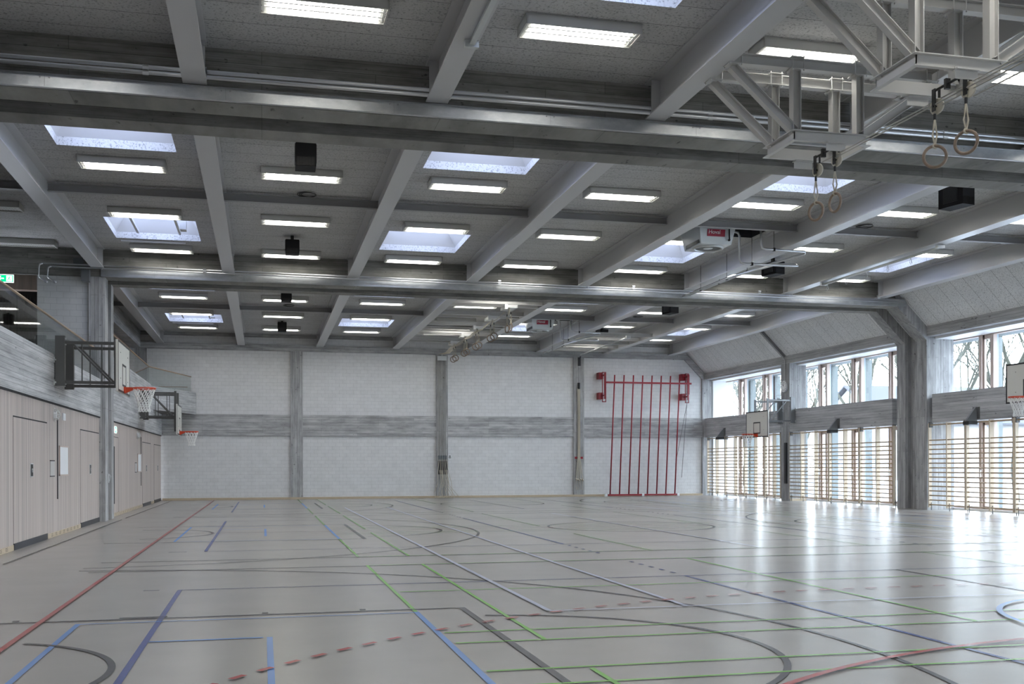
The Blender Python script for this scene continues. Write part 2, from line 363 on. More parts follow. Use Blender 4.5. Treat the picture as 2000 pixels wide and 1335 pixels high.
walk([(17.58 - x, y) for x, y in dpath(7.12, 2.2, 9.10, 8.8)][:-1], 0.1, 0.155, 0.16, RD)
strip([(7.48 + 6.89 * math.cos(math.radians(180 - i)), 0.87 + 6.89 * math.sin(math.radians(180 - i))) for i in range(0, 91, 2)] +
      [(10.1 - 6.89 * math.cos(math.radians(180 - i)), 0.87 + 6.89 * math.sin(math.radians(180 - i))) for i in range(90, -1, -2)], RD, 0.06)
arc(8.91, 8.07, 1.97, 0, 360, LB, 0.06, 64)
floor = struct('floor', fb, [FLOOR, L_RED, L_DB, L_LB, L_BK, L_GR, L_WH], 'greige sports hall floor with coloured court lines', 'floor')

# ------------------------------------------------------------------ far wall
COLS = [(-5.45, -4.93), (1.23, 1.77), (7.89, 8.44), (14.58, 15.11)]
wf = MB(); wf.cm = 0
wf.prism([(-8.5, -0.3), (21.6, -0.3), (21.6, 5.86), (20.2, 7.3), (-8.5, 7.3)], 'y', YF + 0.08, YF + 0.4)
wf.cm = 1
xs = [-4.93] + [v for c in COLS[1:] for v in c] + [21.28]
for i in range(0, len(xs), 2): wf.box(xs[i], xs[i + 1], YF + 0.01, YF + 0.1, 2.87, 3.82)
wf.prism([(-8.5, 6.70), (20.31, 6.70), (21.28, 5.74), (21.28, 6.05), (20.45, 6.96), (20.45, 6.98), (-8.5, 6.98)], 'y', YF - 0.02, YF + 0.12)
wf.box(-8.5, 20.2, YF + 0.12, YF + 0.5, 6.95, 8.0)
wf.cm = 2
for a, b_ in COLS: wf.box(a, b_, YF - 0.02, YF + 0.1, 0, 6.70)
wf.box(21.25, 21.88, YF - 0.02, YF + 0.3, 0, 5.76)
# a paler filled patch in the first column
struct('wall_far', wf, [BRICK, CON_X, CON_V], 'white brick end wall with grey concrete band and columns', 'wall')
pb = MB(); pb.box(XL + .02, 21.25, YF - 0.03, YF + 0.08, 0, 0.10)
for k in range(60):
    x = XL + 0.3 + k * 0.42
    pb.box(x, x + 0.14, YF - 0.034, YF - 0.03, 0.04, 0.055)
struct('baseboard_far', pb, PLINTH)
# near wall, behind the camera
wn = MB(); wn.box(-8.5, 22.6, YN - 0.3, YN, -0.3, 8.0); struct('wall_near', wn, BRICK)

# ------------------------------------------------------------------ ceiling with skylight openings and the two ventilation recesses
holes = []
for b in range(3):
    for (y0, y1) in SKYY[b]:
        for k in (0, 2, 4, 6): holes.append((CX[k] - 1.06, CX[k] + 1.06, y0, y1, 's'))
REC = [(9.72, 12.5, 23.6, 25.25), (9.72, 12.5, 39.9, 41.45)]
for r in REC: holes.append((*r, 'r'))
xs = sorted({-8.5, 19.99} | {v for h in holes for v in h[:2]}); ys = sorted({YN, YF + 0.2} | {v for h in holes for v in h[2:4]})
cb = MB()
def inside(x, y): return any(h[0] < x < h[1] and h[2] < y < h[3] for h in holes)
for j in range(len(ys) - 1):
    run = None
    for i in range(len(xs) - 1):
        xm, ym = (xs[i] + xs[i + 1]) / 2, (ys[j] + ys[j + 1]) / 2
        if not inside(xm, ym): run = run if run is not None else xs[i]
        if run is not None and (inside(xm, ym) or i == len(xs) - 2):
            e = xs[i] if inside(xm, ym) else xs[i + 1]
            cb.add([(run, ys[j], ZC), (e, ys[j], ZC), (e, ys[j + 1], ZC), (run, ys[j + 1], ZC)], [(0, 3, 2, 1)])
            cb.add([(run, ys[j], ZC + .5), (e, ys[j], ZC + .5), (e, ys[j + 1], ZC + .5), (run, ys[j + 1], ZC + .5)], [(0, 1, 2, 3)]); run = None
cb.cm = 1
for x0, x1, y0, y1, kk in holes:
    if kk == 's':
        z0, z1, t_ = ZC, ZC + 0.5, 0.0
        A = [(x0, y0, z0), (x1, y0, z0), (x1, y1, z0), (x0, y1, z0)]; B = [(x, y, z1) for x, y, _ in A]
        for i in range(4):
            n = (i + 1) % 4; cb.add([A[i], A[n], B[n], B[i]], [(0, 1, 2, 3)])
cb.cm = 0
struct('ceiling', cb, [CEIL, SHAFT], 'grey wood wool panel ceiling with skylight openings', 'ceiling')
for x0, x1, y0, y1 in REC:
    rb = MB(); rb.box(x0 - .02, x0, y0, y1, ZC, ZC + .9); rb.box(x1, x1 + .02, y0, y1, ZC, ZC + .9); rb.box(x0, x1, y0 - .02, y0, ZC, ZC + .9)
    rb.box(x0, x1, y1, y1 + .02, ZC, ZC + .9); rb.box(x0, x1, y0, y1, ZC + .9, ZC + .95); struct('ceiling_recess', rb, ANTH)
# skylight domes: white upstand, frame and clear glazing
wi = [1]
for b in range(3):
    for (y0, y1) in SKYY[b]:
        for k in (0, 2, 4, 6):
            x0, x1 = CX[k] - 1.06, CX[k] + 1.06
            sb = MB()
            # splayed upper frame
            zb, zt = ZC + 0.16, ZC + 0.5
            A = [(x0, y0, zb), (x1, y0, zb), (x1, y1, zb), (x0, y1, zb)]
            B = [(x0 + .22, y0 + .22, zt), (x1 - .22, y0 + .22, zt), (x1 - .22, y1 - .22, zt), (x0 + .22, y1 - .22, zt)]
            for i in range(4): n = (i + 1) % 4; sb.add([A[i], A[n], B[n], B[i]], [(0, 1, 2, 3)])
            o = struct('window_%d' % wi[0], sb, FRAMEWHITE)
            g = MB(); g.add([(x0 + .22, y0 + .22, zt), (x1 - .22, y0 + .22, zt), (x1 - .22, y1 - .22, zt), (x0 + .22, y1 - .22, zt)], [(0, 1, 2, 3)])
            g.build('pane', OPAL, o); wi[0] += 1
            if k == 0 and b > 0 and y0 > (25 if b == 1 else 42):
                m_ = MB()
                for xx in (x0 + .55, x1 - .52): m_.box(xx - .03, xx + .03, y0 + .1, y1 - .1, ZC + .12, ZC + .18)
                m_.box(x0 + .55, x1 - .52, y0 + .2, y0 + .24, ZC + .12, ZC + .16); m_.box(x1 - .45, x1 - .3, y0 + 1.2, y0 + 1.5, ZC + .05, ZC + .3)
                m_.box(x0 + .1, x1 - .4, y1 + .12, y1 + .16, ZC - .06, ZC - .02)
                m_.build('smoke_vent_bracket', WHITESTEEL, o)

# ------------------------------------------------------------------ concrete joints with curtain slots
for ji, (a, b_, c, d) in enumerate(JO):
    nm = 'nearer' if ji == 0 else 'farther'
    q = MB(); q.box(-8.5, 20.31, a + .04, b_, ZS, 8.0); q.cm = 1; q.box(-8.5, 20.31, c, d, ZS, 8.0)
    q.cm = 2; q.box(-8.5, 20.31, b_, c, 7.25, 8.0)
    struct('ceiling_beam_%s' % nm, q, [CON_TOP, CON_BEAM, GAP], '%s pair of concrete beams crossing the hall' % nm, 'beam')
    # two pairs of right hand struts and columns
    q = MB()
    for (y0, y1) in ((a + .02, b_), (c, d)):
        q.prism([(20.31, 6.70), (XR, 5.62), (XR, 6.1), (20.45, 6.99), (20.2, 7.1)], 'y', y0, y1)
        q.box(XR, 22.42, y0, y1, -0.05, 6.1)
    q.box(21.62, 22.42, b_, c, -0.05, 6.4)
    q.prism([(20.45, 7.0), (21.62, 5.9), (22.4, 5.9), (22.4, 7.4), (20.3, 7.4)], 'y', b_, c)
    struct('wall_right_column_%s' % nm, q, CON_V, '%s double concrete column in the window wall' % nm, 'column')
    q = MB()
    for (y0, y1) in ((a + .02, b_), (c, d)): q.box(XL - .3, -4.2, y0, y1, -0.05, ZS)
    q.box(XL - .3, XL - .12, b_, c, -0.05, ZS)
    struct('wall_left_column_%s' % nm, q, CON_V, '%s double concrete column in the timber wall' % nm, 'column')
    # galvanised channel
    zt_ = 6.93 if ji else 6.885
    z = MB(); z.box(-4.3, 20.62, a - .02, a + .03, 6.705, zt_); z.box(-4.3, 20.62, a - .05, a - .02, 6.70, 6.712); z.box(-4.3, 20.62, a - .05, a - .02, zt_ - .006, zt_ + .004)
    o = z.build('curtain_channel', ZINC)
    tag(o, 'galvanised sheet metal channel along the %s concrete crossbeam' % nm, 'metal channel', 'galvanised channels on the crossbeams')
    for k in range(10):
        x = -2.9 + k * 2.4; s_ = MB()
        s_.box(x - .003, x + .003, a - .022, a - .02, 6.712, zt_ - .006)
        for dx in (-.06, .06):
            s_.disc((x + dx, a - .024, zt_ - .04), (0, 1, 0), .012, .01, 8)
        s_.build('sheet_seam', PURLIN, o)
    # rolled dividing curtain hidden in the slot
    cu = MB(); cu.tube([(-4.1, (b_ + c) / 2, 7.05), (20.2, (b_ + c) / 2, 7.05)], 0.18, 16)
    tag(cu.build('rolled_curtain', M('dark_curtain_fabric', (.05, .045, .035), .9), smooth=True), 'rolled dividing curtain inside the slot of the %s crossbeam' % nm, 'curtain')
    # pipes
    for k, zz in enumerate((6.965, 6.895) if ji else (7.015, 6.94)):
        p = MB(); y = a - .24; p.tube([(-5.78 + .22 * k if ji else -8.3, y, zz), (20.2, y, zz - (.1 if ji else 0.0))], 0.022 if ji else .027, 10)
        if ji:
            x = -5.78 + .22 * k
            p.tube([(x + .05, y, zz), (x - .03, y, zz - .03), (x - .05, y, zz - .1), (x - .05, y, 6.62), (x - .03, y + .03, 6.58), (x + .06, a + .1, 6.53)], 0.022, 10)
            p.disc((x + .07, a + .09, 6.53), (0, 1, 0), .045, .03, 14)
        o = p.build('galvanised_pipe', PIPE, smooth=True)
        tag(o, '%s of two long galvanised pipes before the %s crossbeam' % ('upper' if k == 0 else 'lower', nm), 'pipe', 'galvanised pipes along the crossbeams')
        for x in ([BX[i] + .16 for i in range(1, 8)] + ([BX[0] + .12] if ji else [])): cl = MB(); cl.box(x - .012, x + .012, y - .03, y + .03, zz - .035, zz + (.06 if k == 0 else .12)); cl.build('pipe_clip', PIPE, o)
        for x in (-1.6 + 4.2 * i for i in range(6)): cl = MB(); cl.tube([(x, y, zz), (x + .08, y, zz)], .034, 10); cl.build('pipe_coupling', PIPE, o)

# ------------------------------------------------------------------ steel beams
for b, (bn, y0, y1, _) in enumerate(BAYS):
    for i, x in enumerate(BX):
        t = thing('steel_beam', 'grey steel ceiling beam in the %s bay, %s from the left wall' % (bn, ORD[i]), 'steel beam', (x, (y0 + y1) / 2, ZB), 'lengthwise steel ceiling beams')
        org = (x, (y0 + y1) / 2, ZB); e1 = y1 - .02 if b < 2 else YF - 0.03 + .15
        m_ = MB(); m_.ibeam((x, y0 + .01, (ZB + ZC) / 2), (x, e1, (ZB + ZC) / 2), 0.33, ZC - ZB - .004, 0.022, 0.014); m_.build('web_and_flanges', STEEL, t, org)
        p = MB(); p.box(x - .15, x + .15, y1 - .28, y1 - .255, ZB + .022, ZC - .03); 
        for s_ in (-1, 1): p.disc((x + s_ * .14, y1 - .29, ZC - .09), (0, 1, 0), .018, .03, 8)
        p.build('end_plate', STEEL, t, org)
    ym = [7.4, 23.45, 39.65][b]
    for i in range(7):
        x0, x1 = BX[i] + .012, BX[i + 1] - .012
        org = ((x0 + x1) / 2, ym, 7.33)
        m_ = MB(); m_.ibeam((x0, ym, 7.33), (x1, ym, 7.33), 0.13, 0.17, 0.014, 0.01)
        o = m_.build('purlin', PURLIN, org=org)
        tag(o, 'slim grey cross purlin in the %s bay, %s gap from the left' % (bn, ORD[i]), 'purlin', 'slim cross purlins at mid bay')
    if b:
        o = MB().ibeam((-8.2, ym, 7.33), (BX[0] - .012, ym, 7.33), 0.13, 0.17, .014, .01).build('purlin', PURLIN, org=(0, 0, 0))
        tag(o, 'slim grey purlin over the gallery in the %s bay' % bn, 'purlin', 'slim cross purlins at mid bay')

# ------------------------------------------------------------------ ceiling lights
def light_parts(t, glow=True):
    h = MB(); X, Y, H = .81, .25, .13
    h.box(-X, X, -Y, -Y + .02, 0, H); h.box(-X, X, Y - .02, Y, 0, H); h.box(-X, -X + .025, -Y, Y, 0, H); h.box(X - .025, X, -Y, Y, 0, H); h.box(-X, X, -Y, Y, H - .015, H)
    h.box(-X, X, -Y, Y, H, H + .008)
    h.build('housing', LIGHTBODY, t)
    h = MB(); h.add([(-X + .02, -Y + .02, .036), (X - .02, -Y + .02, .036), (X - .02, Y - .02, .036), (-X + .02, Y - .02, .036)], [(0, 3, 2, 1)]); h.build('reflector', LOUVRE, t)
    d = MB(); d.add([(-X + .11, -Y + .03, .030), (X - .11, -Y + .03, .030), (X - .11, Y - .03, .030), (-X + .11, Y - .03, .030)], [(0, 3, 2, 1)])
    d.build('lamp_panel', GLOW if glow else LIGHTBODY, t)
    l = MB()
    for y in (-.078, .078): l.box(-X + .02, X - .02, y - .016, y + .016, .020, .034)
    for k in range(27): x = -X + .05 + k * (2 * X - .1) / 26; l.box(x - .0035, x + .0035, -Y + .02, Y - .02, .024, .028)
    for s_ in (-1, 1): l.box(s_ * (X - .05) - .012, s_ * (X - .05) + .012, -Y + .02, Y - .02, .020, .034)
    l.build('louvre', LOUVRE, t)
first = None
for b in range(3):
    for r, y in enumerate(ROWS[b]):
        for k, x in enumerate(CX):
            lab = 'lit louvred ceiling light in the %s bay, %s row, %s from the left' % (BAYS[b][0], ORD[r], ORD[k]); loc = (x, y, 7.325)
            if first is None:
                first = thing('ceiling_light', lab, 'ceiling light', loc, 'lit fluorescent ceiling lights'); light_parts(first)
            else: copy_tree(first, loc, lab)
off = None
for k, (x, y) in enumerate(((-6.12, 25.65), (-6.12, 29.72), (-6.12, 21.58))):
    lab = ['unlit ceiling light over the gallery, halfway along', 'unlit ceiling light over the gallery next to the crossbeam', 'unlit ceiling light over the gallery, nearest one'][k]
    if off is None: off = thing('ceiling_light', lab, 'ceiling light', (x, y, 7.325), 'unlit gallery ceiling lights'); light_parts(off, False)
    else: copy_tree(off, (x, y, 7.325), lab)

# ------------------------------------------------------------------ right side: slope, lintel, band, windows
segs = [(YN, 15.47), (17.12, 30.47), (32.15, YF)]
sl = MB()
for y0, y1 in segs + [(15.47, 17.12), (30.47, 32.15)]:
    y1 = YF + .2 if y1 == YF else y1
    sl.add([(19.99, y0, ZC), (19.99, y1, ZC), (21.62, y1, 5.86), (21.62, y0, 5.86)], [(0, 3, 2, 1)])
struct('ceiling_slope', sl, SLOPE, 'sloping panelled ceiling above the windows', 'ceiling')
for b, (y0, y1) in enumerate(segs):
    q = MB(); q.box(XR, 21.72, y0, y1, 5.74, 6.11); struct('wall_right_lintel_%d' % (b + 1), q, CON_Y)
    q = MB()
    ym = [7.3, 24.25, 40.1][b]
    for (u, v) in ((y0, ym - .375), (ym + .375, y1)):
        q.box(XR - .05 + .05, 21.62, u + (0.28 if u == y0 else 0.02), v - (0.28 if v == y1 and b < 2 else 0.02), 2.87, 3.81)
    struct('wall_right_band_%d' % (b + 1), q, CON_Y, 'grey board-marked concrete band of the %s bay' % BAYS[b][0], 'wall')
    q = MB(); q.box(XR, 22.15, ym - .375, ym + .375, -0.05, 5.76)
    struct('wall_right_column_middle_%d' % (b + 1), q, CON_V, 'single concrete column halfway along the %s bay' % BAYS[b][0], 'column')
    q = MB(); q.ibeam((20.0, ym, 7.37), (21.36, ym, 6.03), .14, .12, .015, .01)
    tag(q.build('sloping_rafter', PURLIN), 'grey steel rafter on the sloping ceiling of the %s bay' % BAYS[b][0], 'rafter', 'rafters on the sloping ceiling')
    q = MB(); q.box(XR + .02, 22.15, ym - .39, ym + .39, 0, .1); struct('baseboard_column_%d' % (b + 1), q, PLINTH)
# reveal soffit and sill
q = MB()
for (y0, y1) in segs:
    q.box(21.72, 22.75, y0, y1, 5.66, 5.9); q.box(21.62, 22.75, y0, y1, 3.66, 3.76); q.box(21.62, 22.75, y0, y1, 2.9, 3.0); q.box(22.4, 22.75, y0, y1, 0, .06)
q.box(21.80, 22.9, YF - .06, YF + .3, 0, 5.7)
struct('trim_1', q, FRAMEWHITE)
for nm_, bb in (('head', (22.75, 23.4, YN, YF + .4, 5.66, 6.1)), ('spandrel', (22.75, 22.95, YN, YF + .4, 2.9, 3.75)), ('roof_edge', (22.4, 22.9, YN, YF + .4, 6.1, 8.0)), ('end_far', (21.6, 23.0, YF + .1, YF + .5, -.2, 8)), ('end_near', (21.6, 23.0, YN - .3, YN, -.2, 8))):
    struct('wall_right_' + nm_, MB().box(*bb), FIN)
posts = [49.36 - 2.505 * k for k in range(21)]
for zi, (z0, z1) in enumerate(((0.06, 2.9), (3.76, 5.66))):
    for k in range(len(posts) - 1):
        p, n = posts[k], posts[k + 1]
        if n < YN: continue
        top = min(p, YF)
        if any(a - .1 < (p + n) / 2 < d + .1 and a < n + .2 and p - .2 < d for a, _, _, d in JO): pass
        f = MB(); f.cm = 0; X0, X1 = 22.5, 22.64
        # vent unit between two deep posts, at the near side of each fixed pane
        f.box(X0, X1, p - .13, p, z0, z1)                          # deep post
        f.box(X0, X1, p - .70, p - .55, z0, z1)                    # second post
        f.box(X0 + .07, X1, p - .55, p - .13, z0, z0 + .1); f.box(X0 + .07, X1, p - .55, p - .13, z1 - .14, z1)
        f.box(X0 + .07, X1, p - .19, p - .13, z0, z1); f.box(X0 + .07, X1, p - .55, p - .49, z0, z1)
        f.box(X0, X1, n, p - .70, z0, z0 + .04); f.box(X0, X1, n, p - .70, z1 - .04, z1)
        o = struct('window_%d' % wi[0], f, WINWOOD); wi[0] += 1
        g = MB(); g.box(X1 - .04, X1 - .035, n, p - .70, z0 + .04, z1 - .04); g.box(X1 - .02, X1 - .015, p - .49, p - .19, z0 + .1, z1 - .14)
        g.build('pane', GLASS, o)
        e = MB(); e.box(X1, X1 + .05, p - .67, p - .70, z0, z1); e.build('glazing_edge', SEAL, o)
        if zi == 0:
            h = MB(); h.box(X0 - .03, X0, p - .12, p - .09, 1.28, 1.3); h.box(X0 - .03, X0, p - .12, p - .09, 1.12, 1.14); h.box(X0 - .045, X0 - .03, p - .12, p - .09, 1.1, 1.32)
            h.build('window_handle', SILVER, o)
fn = 0
for k, p in enumerate(posts):
    y = p + .23
    if y < YN: continue
    f = MB(); f.box(23.2, 23.48, y - .12, y + .12, -0.1, 5.65)
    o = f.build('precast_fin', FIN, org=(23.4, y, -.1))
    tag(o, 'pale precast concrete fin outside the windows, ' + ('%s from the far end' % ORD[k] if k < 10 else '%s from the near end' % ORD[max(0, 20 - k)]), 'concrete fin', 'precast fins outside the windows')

# ------------------------------------------------------------------ wall bars
RZ = [2.30 - .1513 * k for k in range(15)] + [2.80]
units = [([48.05, 47.05, 46.05], 'beside the end wall'), ([46.0, 45.0, 44.0], 'second from the end wall'), ([43.95, 42.95, 42.0], 'third from the end wall, behind the backboard'), ([41.95, 41.2, 40.55], 'just beyond the clock column'),
         ([39.75, 38.8, 37.72, 36.68], 'just before the clock column'), ([36.62, 35.57, 34.55], 'midway between clock column and double column'), ([34.48, 33.42, 32.38], 'just beyond the double column'),
         ([30.38, 29.45, 28.55], 'just before the double column'), ([28.48, 27.41, 26.38], 'second before the double column'), ([26.3, 25.4, 24.75], 'third before the double column')]
for ysu, lab in units:
    org = (XR + .02, sum(ysu) / len(ysu), 0)
    t = thing('wall_bars', 'beech wall bars on the window side, ' + lab, 'wall bars', org, 'wooden wall bars along the windows')
    for i, y in enumerate(ysu):
        mid = 0 < i < len(ysu) - 1
        u = MB(); u.box(XR - .01, XR + (.15 if mid else .10), y - .019, y + .019, .09, 2.86); u.build('upright', BARUP, t, org)
    for z in RZ:
        r_ = MB(); r_.tube([(XR + .03, ysu[0] - .02, z), (XR + .03, ysu[-1] + .02, z)], .0205, 8); r_.build('rung', WOODBAR, t, org, smooth=True)
    for y in ysu:
        b_ = MB(); b_.tube([(XR + .07, y - .05, 0), (XR + .07, y - .05, .25)], .013, 6); b_.box(XR + .05, XR + .09, y - .06, y, .16, .2); b_.build('floor_bolt', RIGGREY, t, org)
    for y in (ysu[0] - .03, ysu[-1] + .03): MB().box(XR + .0, XR + .12, y - .03, y + .03, 2.72, 2.9).build('top_fixing', RIGGREY, t, org)
for k, (y, lab) in enumerate(((46.1, 'nearest the end wall'), (36.0, 'beyond the double column'), (28.0, 'before the double column'))):
    m_ = MB(); m_.prism([(XR, 2.9), (XR, 3.26), (XR - .05, 3.26), (XR - .36, 2.88), (XR - .36, 2.83), (XR, 2.83)], 'y', y - .04, y + .04)
    o = m_.build('wall_bar_bracket', RIGLIGHT, org=(XR, y, 2.8)); tag(o, 'triangular grey folding bracket above wall bars, ' + lab, 'bracket', 'brackets above the wall bars')
    m_ = MB(); m_.box(XR - .015, XR, y - .16, y + .16, 2.9, 3.27); m_.build('wall_plate', RIGGREY, o, (XR, y, 2.8))
    m_ = MB(); m_.box(XR - .36, XR - .05, y - .12, y + .16, 2.72, 2.83); m_.build('hinge', BLACK, o, (XR, y, 2.8))
# clock on the column
org = (XR - .03, 40.1, 4.80)
t = thing('wall_clock', 'round white wall clock on the single concrete column', 'clock', org)
MB().disc((XR - .04, 40.1, 4.80), (1, 0, 0), .25, .07, 40).build('clock_case', SILVER, t, org)
MB().disc((XR - .08, 40.1, 4.80), (1, 0, 0), .225, .012, 40).build('dial', CLOCKF, t, org)
m_ = MB()
for k in range(12):
    a = math.radians(30 * k); m_.obox((XR - .09, 40.1 + .175 * math.sin(a), 4.8 + .175 * math.cos(a)), (1, 0, 0), (0, math.cos(a), -math.sin(a)), (0, math.sin(a), math.cos(a)), .002, .009, .028)
m_.build('hour_marks', BLACK, t, org)
def hand(a, l, wd):
    a = math.radians(a); return MB().obox((XR - .094, 40.1 - l / 2 * math.sin(a), 4.8 + l / 2 * math.cos(a)), (1, 0, 0), (0, math.cos(a), math.sin(a)), (0, -math.sin(a), math.cos(a)), .002, wd, l / 2)
hand(-30, .11, .011).build('hour_hand', BLACK, t, org); hand(0, .17, .008).build('minute_hand', BLACK, t, org)
o = MB().tube([(XR - .02, 40.1, 5.05), (XR - .02, 40.1, 5.9), (XR - .12, 40.1, 6.02)], .018, 8).build('cable_conduit', PIPE); tag(o, 'thin metal conduit running up the column above the clock', 'conduit')
o = MB().box(XR - .08, XR, 39.93, 40.08, .72, 2.43).build('rail_profile', ANTH, org=(XR, 40, 1.5)); tag(o, 'tall black post socket fixed to the column under the clock', 'wall rail')

# ------------------------------------------------------------------ left side
# lower concrete band / parapet
q = MB(); 
for (y0, y1) in ((YN, 15.47), (17.12, 30.47)): q.box(XL - .2, XL, y0, y1, 2.87, 3.90)
q.box(XL - .2, XL, 32.15, 44.5, 2.87, 4.77); q.box(XL - .2, XL, 44.5, YF, 2.87, 3.87)
q.prism([(XL - .2, 44.5), (XL, 44.5), (-2.87, YF), (-3.07, YF)], 'z', 3.87, 4.77)
q.prism([(XL - .2, 44.5), (XL, 44.5), (-2.87, YF), (XL - .2, YF)], 'z', 3.80, 3.90)
struct('wall_left_parapet', q, CON_Y, 'grey concrete parapet band of the gallery', 'wall')
q = MB(); q.box(XL - .3, XL - .04, YN, YF, .1, 2.87); struct('wall_left', q, PANEL, 'pale timber batten wall along the left side', 'wall')
q = MB(); q.box(XL - .04, XL - .01, YN, YF, 2.835, 2.87); 
struct('trim_2', q, GAP)
q = MB(); q.box(XL - .3, XL - .03, YN, YF, 0, .1)
struct('baseboard_left', q, PLINTH)
q = MB()
for k in range(110):
    y = YN + .2 + k * .45
    if not any(a < y + .4 and y < b_ for a, b_ in ((20.2, 23.4), (27.3, 30.5), (41.0, 44.0), (45.3, 48.3), (30.4, 32.2))):
        for zz in (.03, .055, .08): q.box(XL - .031, XL - .028, y, y + .18, zz - .003, zz + .003)
struct('trim_3', q, GAP)
# gallery floor, back wall and ends
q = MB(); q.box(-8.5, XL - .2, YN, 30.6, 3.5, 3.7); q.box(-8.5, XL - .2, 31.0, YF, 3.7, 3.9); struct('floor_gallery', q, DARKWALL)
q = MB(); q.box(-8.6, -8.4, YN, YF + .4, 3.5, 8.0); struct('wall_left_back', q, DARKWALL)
q = MB(); q.box(-5.94, -4.32, 30.55, 31.0, 3.6, 6.72); struct('wall_gallery_block', q, brick_mat('white_painted_block', 'x', 'z', 0.33, 0.165), 'white block wall closing the gallery', 'wall')
q = MB(); q.box(-8.5, -5.94, 30.6, 30.9, 6.30, 6.72); struct('trim_4', q, DARKWOOD)
sb = MB()
for k in range(30): x = -8.25 + k * .085; sb.box(x, x + .045, 33.0, 33.06, 3.8, 6.5)
sb.box(-8.38, -5.78, 33.1, 33.18, 3.92, 6.8)
tag(sb.build('slatted_screen', stripes('dark_slats', (0.05, 0.042, 0.036), (8, 8, .3), 3.0, .1)), 'dark vertical timber slats at the back of the gallery', 'screen')
q = MB(); q.box(-5.75, -5.62, 33.2, YF, 3.8, 6.72); struct('wall_gallery_timber', q, DARKWOOD)
q = MB(); q.box(-5.62, -5.2, 32.15, YF, 6.72, 7.46); struct('ceiling_beam_gallery', q, CON_Y)
# handrails and glass
def railing(name, label, pts, zt, zb, gl, nx):
    t = thing(name, label, 'railing', (pts[0][0], pts[0][1], zb)); org = (pts[0][0], pts[0][1], zb)
    MB().tube([(x, y, zt) for x, y in pts], .026, 10).build('handrail', HANDRAIL, t, org, smooth=True)
    for i in range(len(pts) - 1):
        a, b_ = Vector((*pts[i], 0)), Vector((*pts[i + 1], 0)); n = nx[i]; d = (b_ - a).normalized(); sd = Vector((-d.y, d.x, 0))
        for k in range(n):
            p, r_ = a.lerp(b_, k / n) + d * .01, a.lerp(b_, (k + 1) / n) - d * .01; c = (p + r_) / 2
            MB().obox((c.x, c.y, (zt + zb) / 2 - .03), d, sd, (0, 0, 1), (r_ - p).length / 2, .006, (zt - zb) / 2 - .0).build('glass_pane', RAILGLASS, t, org)
            if k or i: 
                c = a.lerp(b_, k / n); 
                MB().box(c.x - .012, c.x + .012, c.y - .012, c.y + .012, zb, zb + .06).build('glass_clamp', SILVER, t, org)
    return t
railing('gallery_railing', 'glass railing with oak handrail above the nearer parapet', [(XL - .08, YN + .3), (XL - .08, 30.5)], 4.70, 3.88, 1, [13])
railing('gallery_railing', 'raised glass railing with oak handrail turning diagonally to the end wall', [(XL - .05, 32.2), (XL - .05, 43.6), (-3.08, 48.2)], 5.46, 4.74, 1, [5, 2])
o = MB().tube([(-4.9, 47.9, 4.98), (-3.2, 47.9, 4.98)], .02, 8).build('lower_bar', HANDRAIL, org=(0, 0, 0)); tag(o, 'short brown bar behind the diagonal glass by the end wall', 'handrail')  # plain bar drawn for a horizontal line behind the diagonal glass
# doors
def door(n, y0, y1, yh, label):
    d = MB(); d.box(XL - .042, XL - .036, y0, y1, .12, 2.40); d.cm = 1
    d.box(XL - .04, XL - .0345, y0 - .01, y1 + .01, 2.40, 2.425); d.box(XL - .04, XL - .0355, y0 - .004, y0 + .001, .1, 2.41); d.box(XL - .04, XL - .0355, y1 - .001, y1 + .004, .1, 2.41)
    o = struct('door_%d' % n, d, [PANEL, GAP], label, 'door')
    h = MB(); h.box(XL - .04, XL - .03, yh - .13, yh + .13, 1.30, 1.57); h.build('handle_plate', SILVER, o)
    h = MB(); h.box(XL - .04, XL - .027, yh - .10, yh + .10, 1.32, 1.55); h.build('handle_recess', BLACK, o)
    h = MB(); h.torus((XL - .02, yh, 1.43), (1, 0, 0), .035, .006, 16, 6); h.build('ring_pull', SILVER, o)
    v = MB(); v.box(XL - .05, XL - .02, y0, y1, 0, .12); v.build('kick_vent', ANTH, o); return o
door(1, 20.33, 23.33, 21.85, 'wide timber store door nearest the camera, before the short column')
door(2, 27.43, 30.40, 28.92, 'timber store door just before the double column')
door(3, 41.05, 43.95, 42.4, 'timber store door near the far left corner')
door(4, 45.3, 48.15, 46.8, 'last timber store door beside the end wall')
for n, (y0, y1) in enumerate(((23.33, 23.34), (24.47, 24.49), (20.3, 20.32), (26.6, 26.61), (34.35, 34.36), (33.05, 33.06))):
    pass
d = MB(); d.cm = 0; d.box(XL - .042, XL - .036, 33.1, 34.35, .12, 2.39); d.cm = 1; d.box(XL - .04, XL - .034, 32.95, 34.35, 2.39, 2.405); d.box(XL - .04, XL - .034, 34.35, 34.36, .1, 2.4); d.box(XL - .04, XL - .03, 33.32, 33.5, .38, 2.11)
o = struct('door_5', d, [PANEL, GAP], 'timber exit door with tall dark grip slot beyond the double column', 'door')
